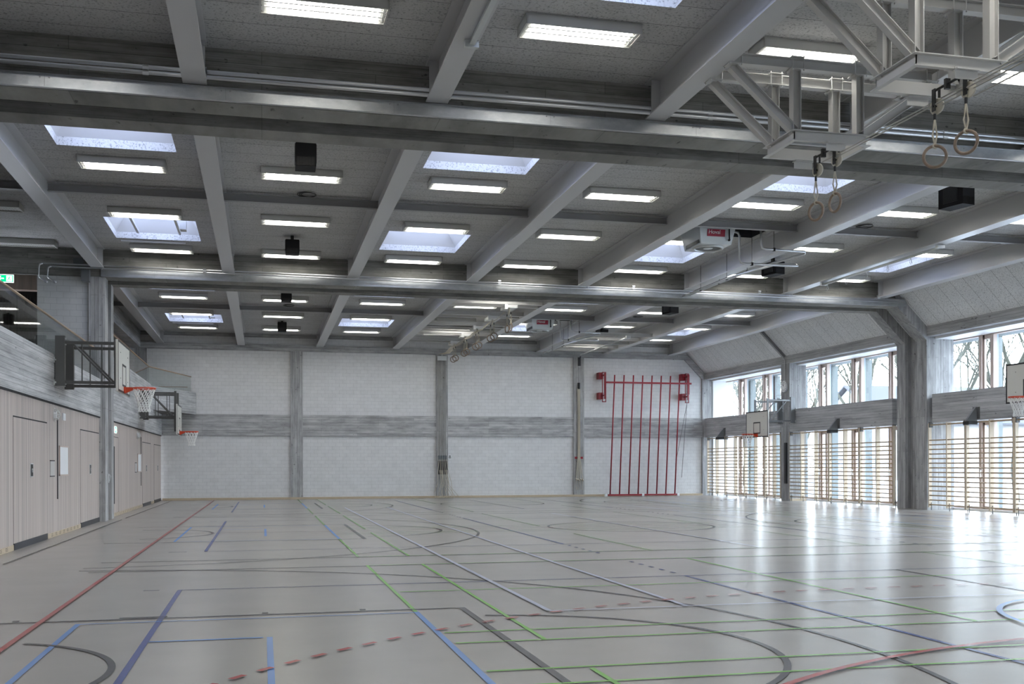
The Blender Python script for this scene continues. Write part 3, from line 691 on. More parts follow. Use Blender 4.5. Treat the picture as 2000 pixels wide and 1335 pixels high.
for y, lab in ((23.9, 'in the middle bay'), (38.95, 'in the farthest bay')):
    s_ = 'middle bay' if y < 30 else 'farthest bay'
    o = MB().box(XL - .04, XL - .03, y - .22, y + .22, 1.31, 1.62).build('cover_plate', M('pale_cover', (0.46, 0.44, 0.43), .5), org=(XL, y, 1.45)); tag(o, 'pale square cover plate on the timber wall ' + lab, 'cover plate', 'cover plates on the timber wall')
    m_ = MB().box(XL - .041, XL - .028, y - .24, y + .24, 1.62, 1.64); m_.box(XL - .041, XL - .028, y - .24, y + .24, 1.29, 1.31); m_.build('shadow_joint', GAP, o, (XL, y, 1.45))
    y2 = y + (1.28 if y < 30 else 1.0)
    org = (XL, y2, 1.3); o = MB().box(XL - .04, XL - .02, y2 - .5, y2 + .5, 1.33, 1.94).build('whiteboard', WHITE, org=org); tag(o, 'white notice board set in the timber wall of the ' + s_, 'whiteboard', 'white notice boards on the timber wall')
    m_ = MB(); m_.box(XL - .04, XL - .015, y2 - .53, y2 + .53, 1.94, 1.965); m_.box(XL - .04, XL - .015, y2 - .53, y2 + .53, 1.30, 1.33); m_.box(XL - .04, XL - .015, y2 - .53, y2 - .5, 1.3, 1.96); m_.box(XL - .04, XL - .015, y2 + .5, y2 + .53, 1.3, 1.96); m_.build('board_frame', WINWOOD, o, org)
    y3 = 24.47 if y < 30 else 40.58
    o = MB().box(XL - .04, XL - .025, y3 - .035, y3 + .035, .8, 2.58).build('grip_slot', ANTH, org=(XL, y3, 1.7)); tag(o, 'tall narrow dark slot beside the white board, ' + s_, 'wall slot', 'tall dark slots in the timber wall')
    y4 = 24.1 if y < 30 else 39.3; org = (XL, y4, 2.62)
    m_ = MB()
    for a in range(0, 180, 45):
        aa = math.radians(a); pts = [(XL - .03 + .12 * math.sin(math.radians(u)), y4 + .13 * math.cos(math.radians(u)) * math.cos(aa), 2.62 + .13 * math.cos(math.radians(u)) * math.sin(aa)) for u in range(0, 181, 20)]
        m_.tube(pts, .006, 5)
    m_.torus((XL + .04, y4, 2.62), (1, 0, 0), .09, .006, 20, 5); m_.torus((XL - .02, y4, 2.62), (1, 0, 0), .14, .008, 20, 5)
    o = m_.build('sounder_guard', WHITESTEEL, org=org); tag(o, 'white wire guard ball cage on the timber wall, ' + s_, 'wire guard', 'wire guards on the timber wall')
    MB().disc((XL - .01, y4, 2.62), (1, 0, 0), .07, .06, 20).build('sounder', WHITE, o, org)
    y5 = 25.2 if y < 30 else 39.75
    o = MB().box(XL - .04, XL - .015, y5 - .15, y5 + .15, 2.54, 2.70).build('loudspeaker_panel', WHITE, org=(XL, y5, 2.6)); tag(o, 'small white panel high on the timber wall, ' + s_, 'panel', 'small white wall panels')
o = MB().box(-4.2, -4.185, 31.0, 31.1, 1.05, 1.3).build('latch_plate', SILVER, org=(-4.2, 31.0, 1.1)); 
m_ = MB().tube([(-4.17, 31.05, 1.28), (-4.14, 31.05, 1.22), (-4.17, 31.05, 1.1)], .012, 6); m_.build('latch_hook', SILVER, o, (-4.2, 31.0, 1.1)); tag(o, 'steel latch plate on the double column by the exit door', 'latch')

# exit signs: green box, white arrow, running figure
def exit_sign(c, wx, hz, label, axis='x'):
    org = c; ax = Vector((1, 0, 0)) if axis == 'x' else Vector((0, 1, 0)); nr = Vector((0, -1, 0)) if axis == 'x' else Vector((1, 0, 0)); up = Vector((0, 0, 1)); C = Vector(c)
    t = thing('exit_sign', label, 'exit sign', org)
    MB().obox(C - nr * .02, ax, nr, up, wx / 2, .02, hz / 2).build('sign_housing', SIGNW, t, org)
    MB().obox(C, ax, nr, up, wx / 2 - .008, .004, hz / 2 - .012).build('green_field', GREEN, t, org)
    q = MB(); f = C + nr * .006
    def P(u, v): return f + ax * u * wx + up * v * hz
    # door panel with figure on the right part
    q.add([P(.08, -.36), P(.42, -.36), P(.42, .36), P(.08, .36)], [(0, 1, 2, 3)])
    # arrow on the left part
    q.add([P(-.42, 0), P(-.28, .3), P(-.22, .3), P(-.30, .07), P(-.06, .07), P(-.06, -.07), P(-.30, -.07), P(-.22, -.3), P(-.28, -.3)], [(0, 8, 7, 6, 5, 4, 3, 2, 1)])
    q.build('white_pictogram', SIGNW, t, org)
    q = MB(); f = C + nr * .009
    def bar(a, b_, w_): 
        a, b_ = P(*a), P(*b_); d = (b_ - a).normalized(); s_ = d.cross(nr) * w_ / 2; q.add([a - s_, b_ - s_, b_ + s_, a + s_], [(0, 1, 2, 3)])
    hh = hz * .09
    q.disc(P(.27, .24), nr, hz * .06, .002, 12); bar((.265, .17), (.23, -.05), hh * 1.3); bar((.23, -.05), (.16, -.16), hh); bar((.16, -.16), (.13, -.3), hh * .8)
    bar((.23, -.05), (.3, -.14), hh); bar((.3, -.14), (.37, -.14), hh * .8); bar((.265, .14), (.18, .08), hh * .7); bar((.265, .14), (.34, .05), hh * .7)
    q.build('running_figure', GREEN, t, org)
    return t
exit_sign((-6.40, 29.0, 6.32), 0.40, .2, 'lit green exit sign with arrow hanging over the gallery')
exit_sign((XL - .02, 33.7, 2.62), 0.4, .2, 'small lit green exit sign on the timber wall beyond the column', 'y')
o = MB().box(-4.78, -4.57, 30.25, 30.5, 6.54, 6.86).build('junction_box', GREYBOX, org=(-4.7, 30.3, 6.6)); tag(o, 'dark grey box under the end of the farther pipes', 'junction box')
o = MB().box(-5.0, -4.75, 30.42, 30.5, 7.0, 7.18).build('small_box', GREYBOX, org=(-4.9, 30.4, 7.1)); tag(o, 'small grey box on the crossbeam over the gallery', 'junction box')

# ------------------------------------------------------------------ basketball rigs
def hoop(side, Yc, drop, label, mat):
    X0 = XL if side > 0 else XR; s_ = side; B = X0 + s_ * 1.36; org = (X0, Yc, 3.2)
    t = thing('basketball_hoop', label, 'basketball hoop', org)
    def bx(m_, x0, x1, *r): a, b_ = X0 + s_ * x0, X0 + s_ * x1; m_.box(min(a, b_), max(a, b_), *r); return m_
    for dy in (-.02 - .35, 1.05 + .02 - .35):
        y = Yc + dy * s_ if s_ > 0 else Yc - dy
        m_ = MB(); bx(m_, .02, .21, y - .06, y + .06, 3.23, 4.30); m_.build('wall_post', mat, t, org)
        m_ = MB()
        for z in (3.3, 3.78): bx(m_, 0, .02, y - .12, y + .12, z - .06, z + .06); m_.disc((X0 + s_ * .03, y - .09, z), (1, 0, 0), .02, .03, 8)
        for z in (3.28, 4.12, 4.24): m_.disc((X0 + s_ * .22, y, z), (1, 0, 0), .02, .03, 8)
        m_.build('post_fixing', SILVER, t, org)
        for z in (4.16, 3.31):
            m_ = MB(); bx(m_, .2, 1.24, y - .026, y + .026, z - .032, z + .032)
            m_.box(min(X0 + s_ * 1.0, X0 + s_ * 1.08), max(X0 + s_ * 1.0, X0 + s_ * 1.08), y - .03, y + .03, z - .035, z + .035); m_.build('arm', mat, t, org)
        m_ = MB(); m_.tube([(X0 + s_ * .38, y, 4.13), (X0 + s_ * 1.12, y, 3.34)], .022, 8); m_.build('diagonal_brace', mat, t, org)
        m_ = MB()
        for x in (.55, .95): m_.tube([(X0 + s_ * x, y, 3.3), (X0 + s_ * x, y, 4.15)], .014, 6)
        m_.build('tie_rod', mat, t, org)
        m_ = MB(); bx(m_, 1.2, 1.28, y - .035, y + .035, 3.22 - drop, 4.24); m_.build('board_post', mat, t, org)
    m_ = MB()
    for z in (3.34, 4.1): bx(m_, 1.26, 1.31, Yc - .8, Yc + .8, z - drop - .03, z - drop + .03)
    m_.build('cross_rail', mat, t, org)
    z0, z1 = 3.10 - drop, 4.19 - drop; hw = .985
    m_ = MB(); bx(m_, 1.31, 1.36, Yc - hw, Yc + hw, z0, z1); bd = m_.build('backboard', BOARD, t, org)
    m_ = MB(); e = .045
    F = (1.360, 1.364)
    bx(m_, *F, Yc - hw, Yc + hw, z0, z0 + e); bx(m_, *F, Yc - hw, Yc + hw, z1 - e, z1); bx(m_, *F, Yc - hw, Yc - hw + e, z0, z1); bx(m_, *F, Yc + hw - e, Yc + hw, z0, z1)
    q0, q1, qz = Yc - .31, Yc + .31, z0 + .15
    bx(m_, *F, q0, q1, qz, qz + e); bx(m_, *F, q0, q1, qz + .44, qz + .44 + e); bx(m_, *F, q0, q0 + e, qz, qz + .48); bx(m_, *F, q1 - e, q1, qz, qz + .48)
    for (yy, zz) in ((.6, .3), (-.6, .3), (.6, .85), (-.6, .85)): m_.disc((X0 + s_ * 1.362, Yc + yy, z0 + zz), (1, 0, 0), .012, .006, 8)
    m_.build('board_marking', BLACK, bd, (0, 0, 0)) if False else m_.build('board_marking', BLACK, t, org)
    zr = z0 + .13; rc = (X0 + s_ * (1.36 + .17 + .245), Yc, zr)
    m_ = MB(); m_.torus(rc, (0, 0, 1), .245, .013, 32, 8); m_.torus((rc[0], rc[1], zr - .03), (0, 0, 1), .24, .006, 32, 6); bx(m_, 1.36, 1.40, Yc - .09, Yc + .09, zr - .12, zr + .02)
    m_.prism([(X0 + s_ * 1.38, zr - .12), (X0 + s_ * 1.55, zr - .04), (X0 + s_ * 1.55, zr + .015), (X0 + s_ * 1.38, zr + .015)], 'y', Yc - .06, Yc + .06)
    m_.build('rim', RIM, t, org, smooth=False)
    n = MB(); K = 12
    for k in range(K):
        for dd in (1, -1):
            pts = []
            for i in range(9):
                u = i / 8; a = 2 * math.pi * (k + dd * u * 2.4) / K; R = .235 - .12 * min(1, u * 1.35) + .015 * max(0, u - .75) * 4
                pts.append((rc[0] + R * math.cos(a), rc[1] + R * math.sin(a), zr - .02 - u * .5))
            n.tube(pts, .0075, 5, cap=False)
    n.build('net', NET, t, org); return t
hoop(1, 24.35, 0, 'raised basketball hoop on dark swing arms over the timber wall', RIGGREY)
hoop(1, 40.1, .45, 'lowered basketball hoop near the far left balcony', RIGGREY)
hoop(-1, 40.0, .45, 'lowered basketball hoop before the clock column', RIGLIGHT)
hoop(-1, 24.0, -.07, 'raised basketball hoop at the right edge, nearest windows', RIGLIGHT)

# ------------------------------------------------------------------ ring rig: purlins, drop frames, pulleys, ropes, rings
def rig_purlin(y, x0, x1, bn, nth, kind):
    org = ((x0 + x1) / 2, y, 6.98)
    o = MB().ibeam((x0, y, 6.985), (x1, y, 6.985), .12, .14, .012, .009).build('rig_purlin', TRUSS, org=org)
    tag(o, 'pale steel rig purlin for the %s in the %s bay, %s from the crossbeam' % (kind, bn, nth), 'purlin', 'rig purlins in the %s bay' % bn)
ST1 = [13.35, 10.62]
for i, yc in enumerate(ST1):
    for j, dy in enumerate((.31, -.31)): rig_purlin(yc + dy, 6.17, 9.25, 'nearest', ORD[i * 2 + j], 'rings')
    org = (7.6, yc, 5.91); nm = 'nearer the crossbeam' if i == 0 else 'nearer the camera'
    t = thing('drop_frame', 'pale steel drop frame for gymnastic rings, ' + nm, 'steel frame', org, 'drop frames for gymnastic rings')
    X0, X1, Y0, Y1 = 7.06, 8.15, yc - .39, yc + .39; m_ = MB()
    for (a, b_, c, d) in ((X0, X1, Y0, Y0 + .012), (X0, X1, Y1 - .012, Y1), (X0, X0 + .012, Y0, Y1), (X1 - .012, X1, Y0, Y1)): m_.box(a, b_, c, d, 5.91, 6.06)
    for z in (5.91, 6.048):
        for (a, b_, c, d) in ((X0, X1, Y0 - .05, Y0), (X0, X1, Y1, Y1 + .05), (X0 - .05, X0, Y0 - .05, Y1 + .05), (X1, X1 + .05, Y0 - .05, Y1 + .05)): m_.box(a, b_, c, d, z, z + .012)
    m_.build('ring_beam', TRUSS, t, org)
    for dy in (.31, -.31):
        for x in (7.12, 8.08):
            MB().ibeam((x, yc + dy, 6.05), (x, yc + dy, 6.915), .12, .12, .01, .01, up=(1, 0, 0)).build('hanger', TRUSS, t, org)
        for xa, xb in ((7.10, 6.17), (8.12, 9.3)): MB().ibeam((xa, yc + dy, 6.07), (xb, yc + dy, 6.89), .10, .12, .01, .01).build('diagonal_strut', TRUSS, t, org)
        for x in (6.2, 7.12, 8.08, 9.2):
            m_ = MB(); m_.box(x - .1, x + .1, yc + dy - .1, yc + dy + .1, 6.90, 6.912); m_.box(x - .1, x + .1, yc + dy - .1, yc + dy + .1, 7.06, 7.07)
            for ex in (-.085, .085):
                for ey in (-.085, .085): m_.tube([(x + ex, yc + dy + ey, 6.88), (x + ex, yc + dy + ey, 7.09)], .007, 6)
            m_.build('clamp', TRUSS, t, org)
RX = 7.68
def pulley(c, label, group, s_=1.0):
    t = thing('pulley', label, 'pulley', c, group); x, y, z = c
    MB().disc((x + .03 * s_, y, z), (1, .35, 0), .085 * s_, .02, 24).torus((x + .03 * s_, y, z), (1, .35, 0), .083 * s_, .014 * s_, 24, 6).build('wheel', WHEEL, t, c)
    m_ = MB(); m_.box(x - .02 * s_, x - .005, y - .03 * s_, y + .03 * s_, z - .06 * s_, z + .2 * s_); m_.box(x + .055 * s_, x + .065 * s_, y - .02 * s_, y + .02 * s_, z - .02, z + .2 * s_); m_.tube([(x - .03, y, z), (x + .08 * s_, y, z)], .012, 8)
    m_.build('bracket', BLACK, t, c); return t
def ring(c, ztop, label, group, tilt):
    t = thing('gymnastic_ring', label, 'gymnastic ring', c, group); x, y, z = c
    MB().torus(c, (math.cos(tilt), math.sin(tilt), 0), .125, .0185, 32, 10).build('wooden_ring', RINGWOOD, t, c, smooth=True)
    m_ = MB()
    for e in (-1, 1): m_.tube([(x, y, z + .14), (x + e * .03, y, z + .25), (x + e * .018, y + e * .01, z + .36), (x, y, z + .44)], .012, 6)
    m_.torus((x, y, z + .125), (0, 1, 0), .025, .012, 12, 6); m_.build('loop_strap', ROPE, t, c)
    MB().tube([(x, y, z + .43), (x, y, z + .5)], .017, 8).build('shackle', BLACK, t, c)
    MB().tube([(x, y, z + .48), (x, y, ztop)], .009, 6).build('hanging_rope', ROPE, t, c); return t
for i, yc in enumerate(ST1):
    nm = 'by the crossbeam' if i == 0 else 'nearer the camera'
    for j, y in enumerate((yc + (.13 if i == 0 else .15), yc - (.38 if i == 0 else .41))):
        pos = 'farther' if j == 0 else 'closer'
        ring((RX, y, 5.11), 5.66, '%s wooden gymnastic ring of the pair %s' % (pos, nm), 'gymnastic rings of the nearest bay', [.35, .1, 1.05, .55][i * 2 + j])
        pulley((RX, y, 5.70), '%s pulley wheel above the ring pair %s' % (pos, nm), 'pulleys above the rings')
    for yy, ps in ((yc + .445, 'farther'), (yc - .445, 'closer')):
        o = MB().box(RX - .17, RX + .12, yy - .006, yy + .006, 5.80, 5.93).box(RX - .17, RX + .12, yy - .05, yy + .05, 5.895, 5.909).build('pulley_plate', TRUSS, org=(RX, yy, 5.88)); tag(o, '%s drilled steel plate under the drop frame %s' % (ps, nm), 'steel plate', 'steel plates under the drop frames')
    o = MB().tube([(RX, yc + .14, 5.88), (RX, yc - .42, 5.88)], .016, 8).box(RX - .03, RX + .03, yc - .1, yc - .06, 5.82, 5.94).build('spacer_rod', BLACK, org=(RX, yc, 5.88)); tag(o, 'black spacer rod between the pulleys %s' % nm, 'rod')
for k, (x, y0, z0, z1) in enumerate(((RX + .05, 13.4, 5.79, 5.84), (RX - .01, 12.95, 5.72, 5.76), (RX + .05, 10.7, 5.70, 5.72), (RX + .09, 10.2, 5.63, 5.60))):
    o = MB().tube([(x, y0, z0), (x, (y0) / 2, z0 - .02), (x, .5, z1)], .009, 6).build('pull_cable', CABLE, org=(x, y0, z0)); tag(o, 'long steel pull cable of the near rings, %s of four' % ORD[k], 'cable', 'pull cables of the near rings')
# farthest bay stations
ST3 = [34.55, 37.2, 39.95, 42.4, 44.95]
for i, yc in enumerate(ST3):
    for j, dy in enumerate((-.33, .33)): rig_purlin(yc + dy, 6.17, 9.25, 'farthest', ORD[i * 2 + j], 'rings')
    org = (8.15, yc, 6.78); lab = '%s from the crossbeam' % ORD[i]
    t = thing('ring_bracket', 'pale rig bracket carrying raised rings, ' + lab, 'bracket', org, 'ring brackets of the farthest bay')
    MB().box(7.95, 8.35, yc - .42, yc + .42, 6.80, 6.90).box(7.9, 8.0, yc - .5, yc - .4, 6.74, 6.9).build('carrier_plate', WHITESTEEL, t, org)
    MB().disc((8.1, yc - .25, 6.72), (1, 0, 0), .08, .03, 16).disc((8.2, yc + .25, 6.72), (1, 0, 0), .08, .03, 16).build('wheel', WHEEL, t, org)
    for j, dy in enumerate((-.28, .28)):
        ring((8.15, yc + dy, 6.17), 6.7, '%s raised gymnastic ring of the far pair %s' % ('closer' if j == 0 else 'farther', lab), 'gymnastic rings of the farthest bay', [.1, 1.2, 1.3, 1.2, 1.3][i] + .2 * j)
for k in range(5):
    x = 8.02 + .055 * k; y0 = ST3[k]
    pts = [(x, y0, 6.72)]
    for yy in ST3[k + 1:] + [48.15]:
        p = pts[-1]; pts.append((x, (p[1] + yy) / 2, 6.72 - .012 * (yy - p[1]) ** 2)); pts.append((x, yy, 6.70))
    o = MB().tube(pts, .012, 6).build('pull_cable', ROPE, org=(x, y0, 6.7)); tag(o, 'pale pull rope running from the far ring bracket %s' % (ORD[k] + ' from the crossbeam'), 'rope', 'pull ropes of the farthest bay')
# climbing rope rail in the farthest bay
for j, y in enumerate((41.6, 43.1, 44.5, 46.0, 47.4)): rig_purlin(y, 13.02, 16.05, 'farthest', ORD[j], 'climbing ropes')
o = MB().tube([(14.9, 41.5, 6.86), (14.88, 48.1, 6.82)], .03, 8).box(14.8, 15.0, 41.35, 41.55, 6.8, 6.92).build('rope_rail', WHITESTEEL, org=(14.9, 45, 6.85)); tag(o, 'pale overhead rail for climbing ropes by the end wall', 'rail')
o = MB()
o.tube([(16.22, 22.6, 6.84), (16.18, 28.0, 6.84)], .035, 10)
o = o.build('rope_rail', SILVER, org=(16.2, 25, 6.84)); tag(o, 'overhead steel rail with hook loops under the seventh beam', 'rail')
m_ = MB()
for k in range(6):
    y = 22.8 + k * 1.02; m_.tube([(16.27, y, 6.83), (16.3, y, 6.7), (16.27, y, 6.66), (16.24, y, 6.7), (16.26, y, 6.83)], .007, 6)
for y in (22.55, 28.02): m_.box(16.12, 16.32, y - .05, y + .05, 6.82, 6.9)
m_.build('hook_loop', SILVER, o, (16.2, 25, 6.84))

# ------------------------------------------------------------------ end wall fittings
org = (8.17, YF, 1.9)
t = thing('rope_cleat_rack', 'rack of white cable tubes and cleats on the end wall column', 'cable rack', org)
MB().box(7.95, 8.38, YF - .09, YF - .02, 6.42, 6.62).build('top_plate', SILVER, t, org)
for k in range(6):
    x = 7.98 + k * .07
    MB().tube([(x, YF - .06, 6.45), (x, YF - .06, 1.95)], .011, 6).build('cable_tube', CABLE, t, org)
for k in range(5): x = 8.0 + k * .085; MB().box(x - .03, x + .03, YF - .12, YF - .02, 1.72, 1.98).build('cleat', GREYBOX, t, org)
MB().box(7.96, 8.40, YF - .05, YF - .02, 1.1, 1.72).build('cleat_board', ANTH, t, org)
for k in range(6):
    x = 8.0 + .07 * k; e = [-.2, -.05, .0, .12, .18, .3][k]
    pts = [(x, YF - .12, 1.8), (x + e * .3, YF - .13, 1.2), (x + e * .6 + .05, YF - .15, .7), (x + e - .05, YF - .2, .25), (x + e, YF - .25, .03), (x + e * 1.4 + .15, YF - .3, .02), (x + e * .8 + .3, YF - .22, .1), (x + .12, YF - .16, .6), (x + .02, YF - .13, 1.3)]
    o = MB().tube(pts, .012, 6).build('loose_rope', ROPE, org=(x, YF - .1, 0)); tag(o, 'loose white pull rope hanging from cleats to the floor, %s from the left' % ORD[k], 'rope', 'loose pull ropes below the cleats')
o = MB().box(8.45, 8.62, YF + .04, YF + .075, 1.83, 2.0).build('instruction_sign', WHITE, org=(8.5, YF, 1.9)); tag(o, 'small square instruction sign beside the rope cleats', 'sign')
MB().box(8.47, 8.60, YF + .035, YF + .04, 1.85, 1.9).box(8.48, 8.59, YF + .035, YF + .04, 1.92, 1.98).build('sign_print', DARKWALL, o, (8.5, YF, 1.9))
# climbing ropes tied up on third column
org = (14.83, YF, 1.8)
t = thing('climbing_rope_bundle', 'bundle of knotted beige climbing ropes tied to the end wall column', 'climbing ropes', org)
for k in range(4):
    x = 14.77 + .035 * k; sp_ = [-.1, -.03, .05, .13][k]
    MB().tube([(x, YF - .08, 5.2), (x, YF - .08, 1.9), (x + sp_ * .4, YF - .1, 1.4), (x + sp_ * .9, YF - .12, .82), (x + sp_ * .8, YF - .12, .34)], .019, 8).torus((x + sp_ * .9, YF - .12, .84 - .03 * (k % 2)), (1, 0, 1), .045, .03, 12, 6).build('rope', ROPE, t, org)
MB().tube([(14.83, YF - .08, 5.18), (14.83, YF - .08, 5.48)], .06, 10).build('rope_cap', BLACK, t, org)
MB().box(14.63, 15.03, YF - .06, YF - .02, 1.82, 1.92).build('red_strap', REDP, t, org)
o = MB().tube([(14.9, YF - .1, 6.75), (14.86, YF - .08, 6.3)], .03, 8).box(14.8, 14.92, YF - .1, YF - .02, 6.3, 6.7).build('rail_end_bracket', ANTH, org=(14.86, YF, 6.5)); tag(o, 'dark bracket at the top of the rope column', 'bracket')
# red climbing poles
org = (18.0, 47.9, 0)
t = thing('climbing_pole_frame', 'red climbing pole frame leaning against the white brick wall', 'climbing frame', org)
for k in range(8):
    u = k / 7; xb, xt = 16.32 + u * 3.34, 16.37 + u * 3.32
    MB().tube([(xb, 48.0, .1), (xt, 47.42, 5.82)], .033, 10).build('climbing_pole', REDP, t, org, smooth=True)
MB().box(16.2, 19.78, 47.93, 48.07, .03, .11).build('base_rail', REDP, t, org)
for x in (16.12, 18.0, 19.83): MB().box(x - .07, x + .05, 47.92, 48.08, .0, .125).build('buffer_block', WHITE, t, org)
MB().box(15.95, 20.3, 47.4, 47.48, 5.42, 5.50).build('cross_bar', REDP, t, org)
for xs_, nm in ((15.87, 'l'), (20.15, 'r')):
    for z in (5.82, 4.85):
        MB().box(xs_ - .1, xs_ + .12, 48.0, YF + .08, z - .16, z + .16).build('wall_box', REDP, t, org)
        MB().box(xs_ + .02, xs_ + .09, 47.6, 48.05, z - .03, z + .03).build('swing_arm', REDP, t, org)
    m_ = MB(); s_ = 1 if nm == 'l' else -1
    a = xs_ + .05; m_.box(a, a + .03, 47.95, 48.0, 4.55, 6.0); m_.box(a + .17, a + .2, 47.95, 48.0, 4.55, 6.0); m_.box(a, a + .2, 47.95, 48.0, 5.96, 6.0); m_.box(a, a + .2, 47.95, 48.0, 4.55, 4.59); m_.box(a + .1, a + .18, 47.93, 48.0, 4.7, 5.95)
    m_.build('guide_frame', REDP, t, org)
m_ = MB(); m_.box(20.22, 20.34, 47.75, 47.85, 4.96, 5.93); m_.box(20.02, 20.3, 47.78, 47.82, 5.85, 5.9); m_.box(20.02, 20.3, 47.78, 47.82, 4.96, 5.0); m_.build('guide_frame', REDP, t, org)
for (xa, xb, z) in ((20.2, 20.0, .9), (20.2, 19.75, 1.9)): MB().tube([(xa, 47.7, 5.5), (xa, 47.75, 4.5), (xb, 47.95, z)], .012, 6).build('pull_cord', DARKWALL, t, org)

# ------------------------------------------------------------------ speakers
def speaker(c, w_, d_, h_, label, yaw=0, tilt=0):
    t = thing('ceiling_speaker', label, 'loudspeaker', c, 'black loudspeakers under the ceiling')
    x, y, z = c
    MB().box(-w_ / 2, w_ / 2, -d_ / 2, d_ / 2, -h_ / 2, h_ / 2).build('cabinet', BLACKM, t)
    g = MB()
    for k in range(14): g.box(-w_ / 2 + .02 + k * (w_ - .04) / 14, -w_ / 2 + .03 + k * (w_ - .04) / 14, -d_ / 2 - .008, -d_ / 2, -h_ / 2 + .01, -h_ * .12)
    g.build('grille', BLACK, t)
    g = MB(); g.box(-.04, .04, -.04, .04, h_ / 2, h_ / 2 + max(.01, (ZC - z - h_ / 2))); g.box(-w_ / 2 - .012, -w_ / 2, -d_ * .3, d_ * .3, -h_ * .3, h_ * .5); g.box(w_ / 2, w_ / 2 + .012, -d_ * .3, d_ * .3, -h_ * .3, h_ * .5)
    g.build('mounting_yoke', BLACK, t); t.rotation_euler = (tilt, 0, yaw); return t
SPK = [((0.77, 19.3, 7.10), .36, .40, .42, 'black box loudspeaker in the middle bay behind the nearer crossbeam', 0), ((0.76, 27.7, 7.17), .34, .34, .36, 'black box loudspeaker in the middle bay, second column of lights, farther one', 0),
       ((0.78, 35.7, 7.12), .33, .34, .26, 'black box loudspeaker in the farthest bay, second column of lights, closer one', 0), ((0.79, 44.0, 7.22), .34, .34, .38, 'black box loudspeaker close to the end wall, left side', 0),
       ((14.35, 19.4, 7.17), .36, .62, .42, 'large black loudspeaker at the right behind the nearer crossbeam', .25), ((14.35, 27.6, 7.15), .34, .6, .36, 'black loudspeaker beside the heating pipes, right half of middle bay', .25),
       ((14.3, 35.3, 7.1), .34, .55, .3, 'black loudspeaker at the right behind the farther crossbeam', .25), ((14.4, 43.4, 7.3), .34, .5, .22, 'black loudspeaker over the climbing rope purlins', .25)]
for c, a, d, h_, lab, yw in SPK: speaker(c, a, d, h_, lab, yw)

# ------------------------------------------------------------------ ventilation units
def unit(y, label):
    org = (10.98, y + .6, 7.0); t = thing('ventilation_unit', label, 'ventilation unit', org, 'ceiling ventilation units')
    a = [(10.50, y), (11.48, y), (11.48, y + 1.2), (10.50, y + 1.2)]; b_ = [(10.57, y + .08), (11.38, y + .08), (11.38, y + 1.1), (10.57, y + 1.1)]
    m_ = MB(); m_.add([(x, yy, 6.99) for x, yy in b_] + [(x, yy, 7.45) for x, yy in a], [(0, 3, 2, 1), (4, 5, 6, 7), (0, 1, 5, 4), (1, 2, 6, 5), (2, 3, 7, 6), (3, 0, 4, 7)])
    m_.build('casing', SILVER, t, org)
    MB().box(10.54, 11.44, y + .05, y + 1.15, 7.45, 8.37).build('upper_duct', PURLIN, t, org)
    MB().box(10.552, 10.575, y + .15, y + 1.0, 7.02, 7.16).build('side_grille', BLACK, t, org)
    MB().torus((10.98, y + .58, 6.985), (0, 0, 1), .36, .035, 36, 8).disc((10.98, y + .58, 6.985), (0, 0, 1), .12, .02, 24).build('air_nozzle', SILVER, t, org)
    MB().disc((10.98, y + .58, 6.988), (0, 0, 1), .33, .006, 32).build('nozzle_shade', DARKWALL, t, org)
    m_ = MB(); m_.tube([(11.28, y - .03, 7.62), (11.28, y - .03, 7.2), (11.29, y - .02, 7.1)], .02, 8); m_.disc((11.29, y + .0, 7.09), (0, 1, 0), .03, .03, 12); m_.build('cable_gland', BLACK, t, org)
    lb = MB().obox((10.955, y + .022, 7.255), (1, 0, 0), (0, 1, .17), (0, -.17, 1), .235, .006, .085); lo = lb.build('brand_label', LABELRED, t, org)
    cu = bpy.data.curves.new('lettering_curve', 'FONT'); cu.body = 'Hoval'; cu.size = .135; cu.extrude = .002; cu.align_x = 'LEFT'; cu.align_y = 'CENTER'
    tmp = bpy.data.objects.new('lettering_source', cu); me = bpy.data.meshes.new_from_object(tmp); bpy.data.objects.remove(tmp)
    me.materials.clear(); me.materials.append(LETTER); tx = bpy.data.objects.new('label_lettering', me); COL.objects.link(tx); tx.parent = lo
    tx.location = (10.745 - org[0], y + .004 - org[1] + 0.006, 7.27 - org[2]); tx.rotation_euler = (math.radians(90 + 9.6), 0, 0)
    tx.location = (10.745 - org[0], y + .022 - .012 - org[1], 7.272 - org[2])
    return t
unit(24.0, 'silver heating unit with red label in the middle bay'); unit(40.55, 'silver heating unit with red label in the farthest bay')
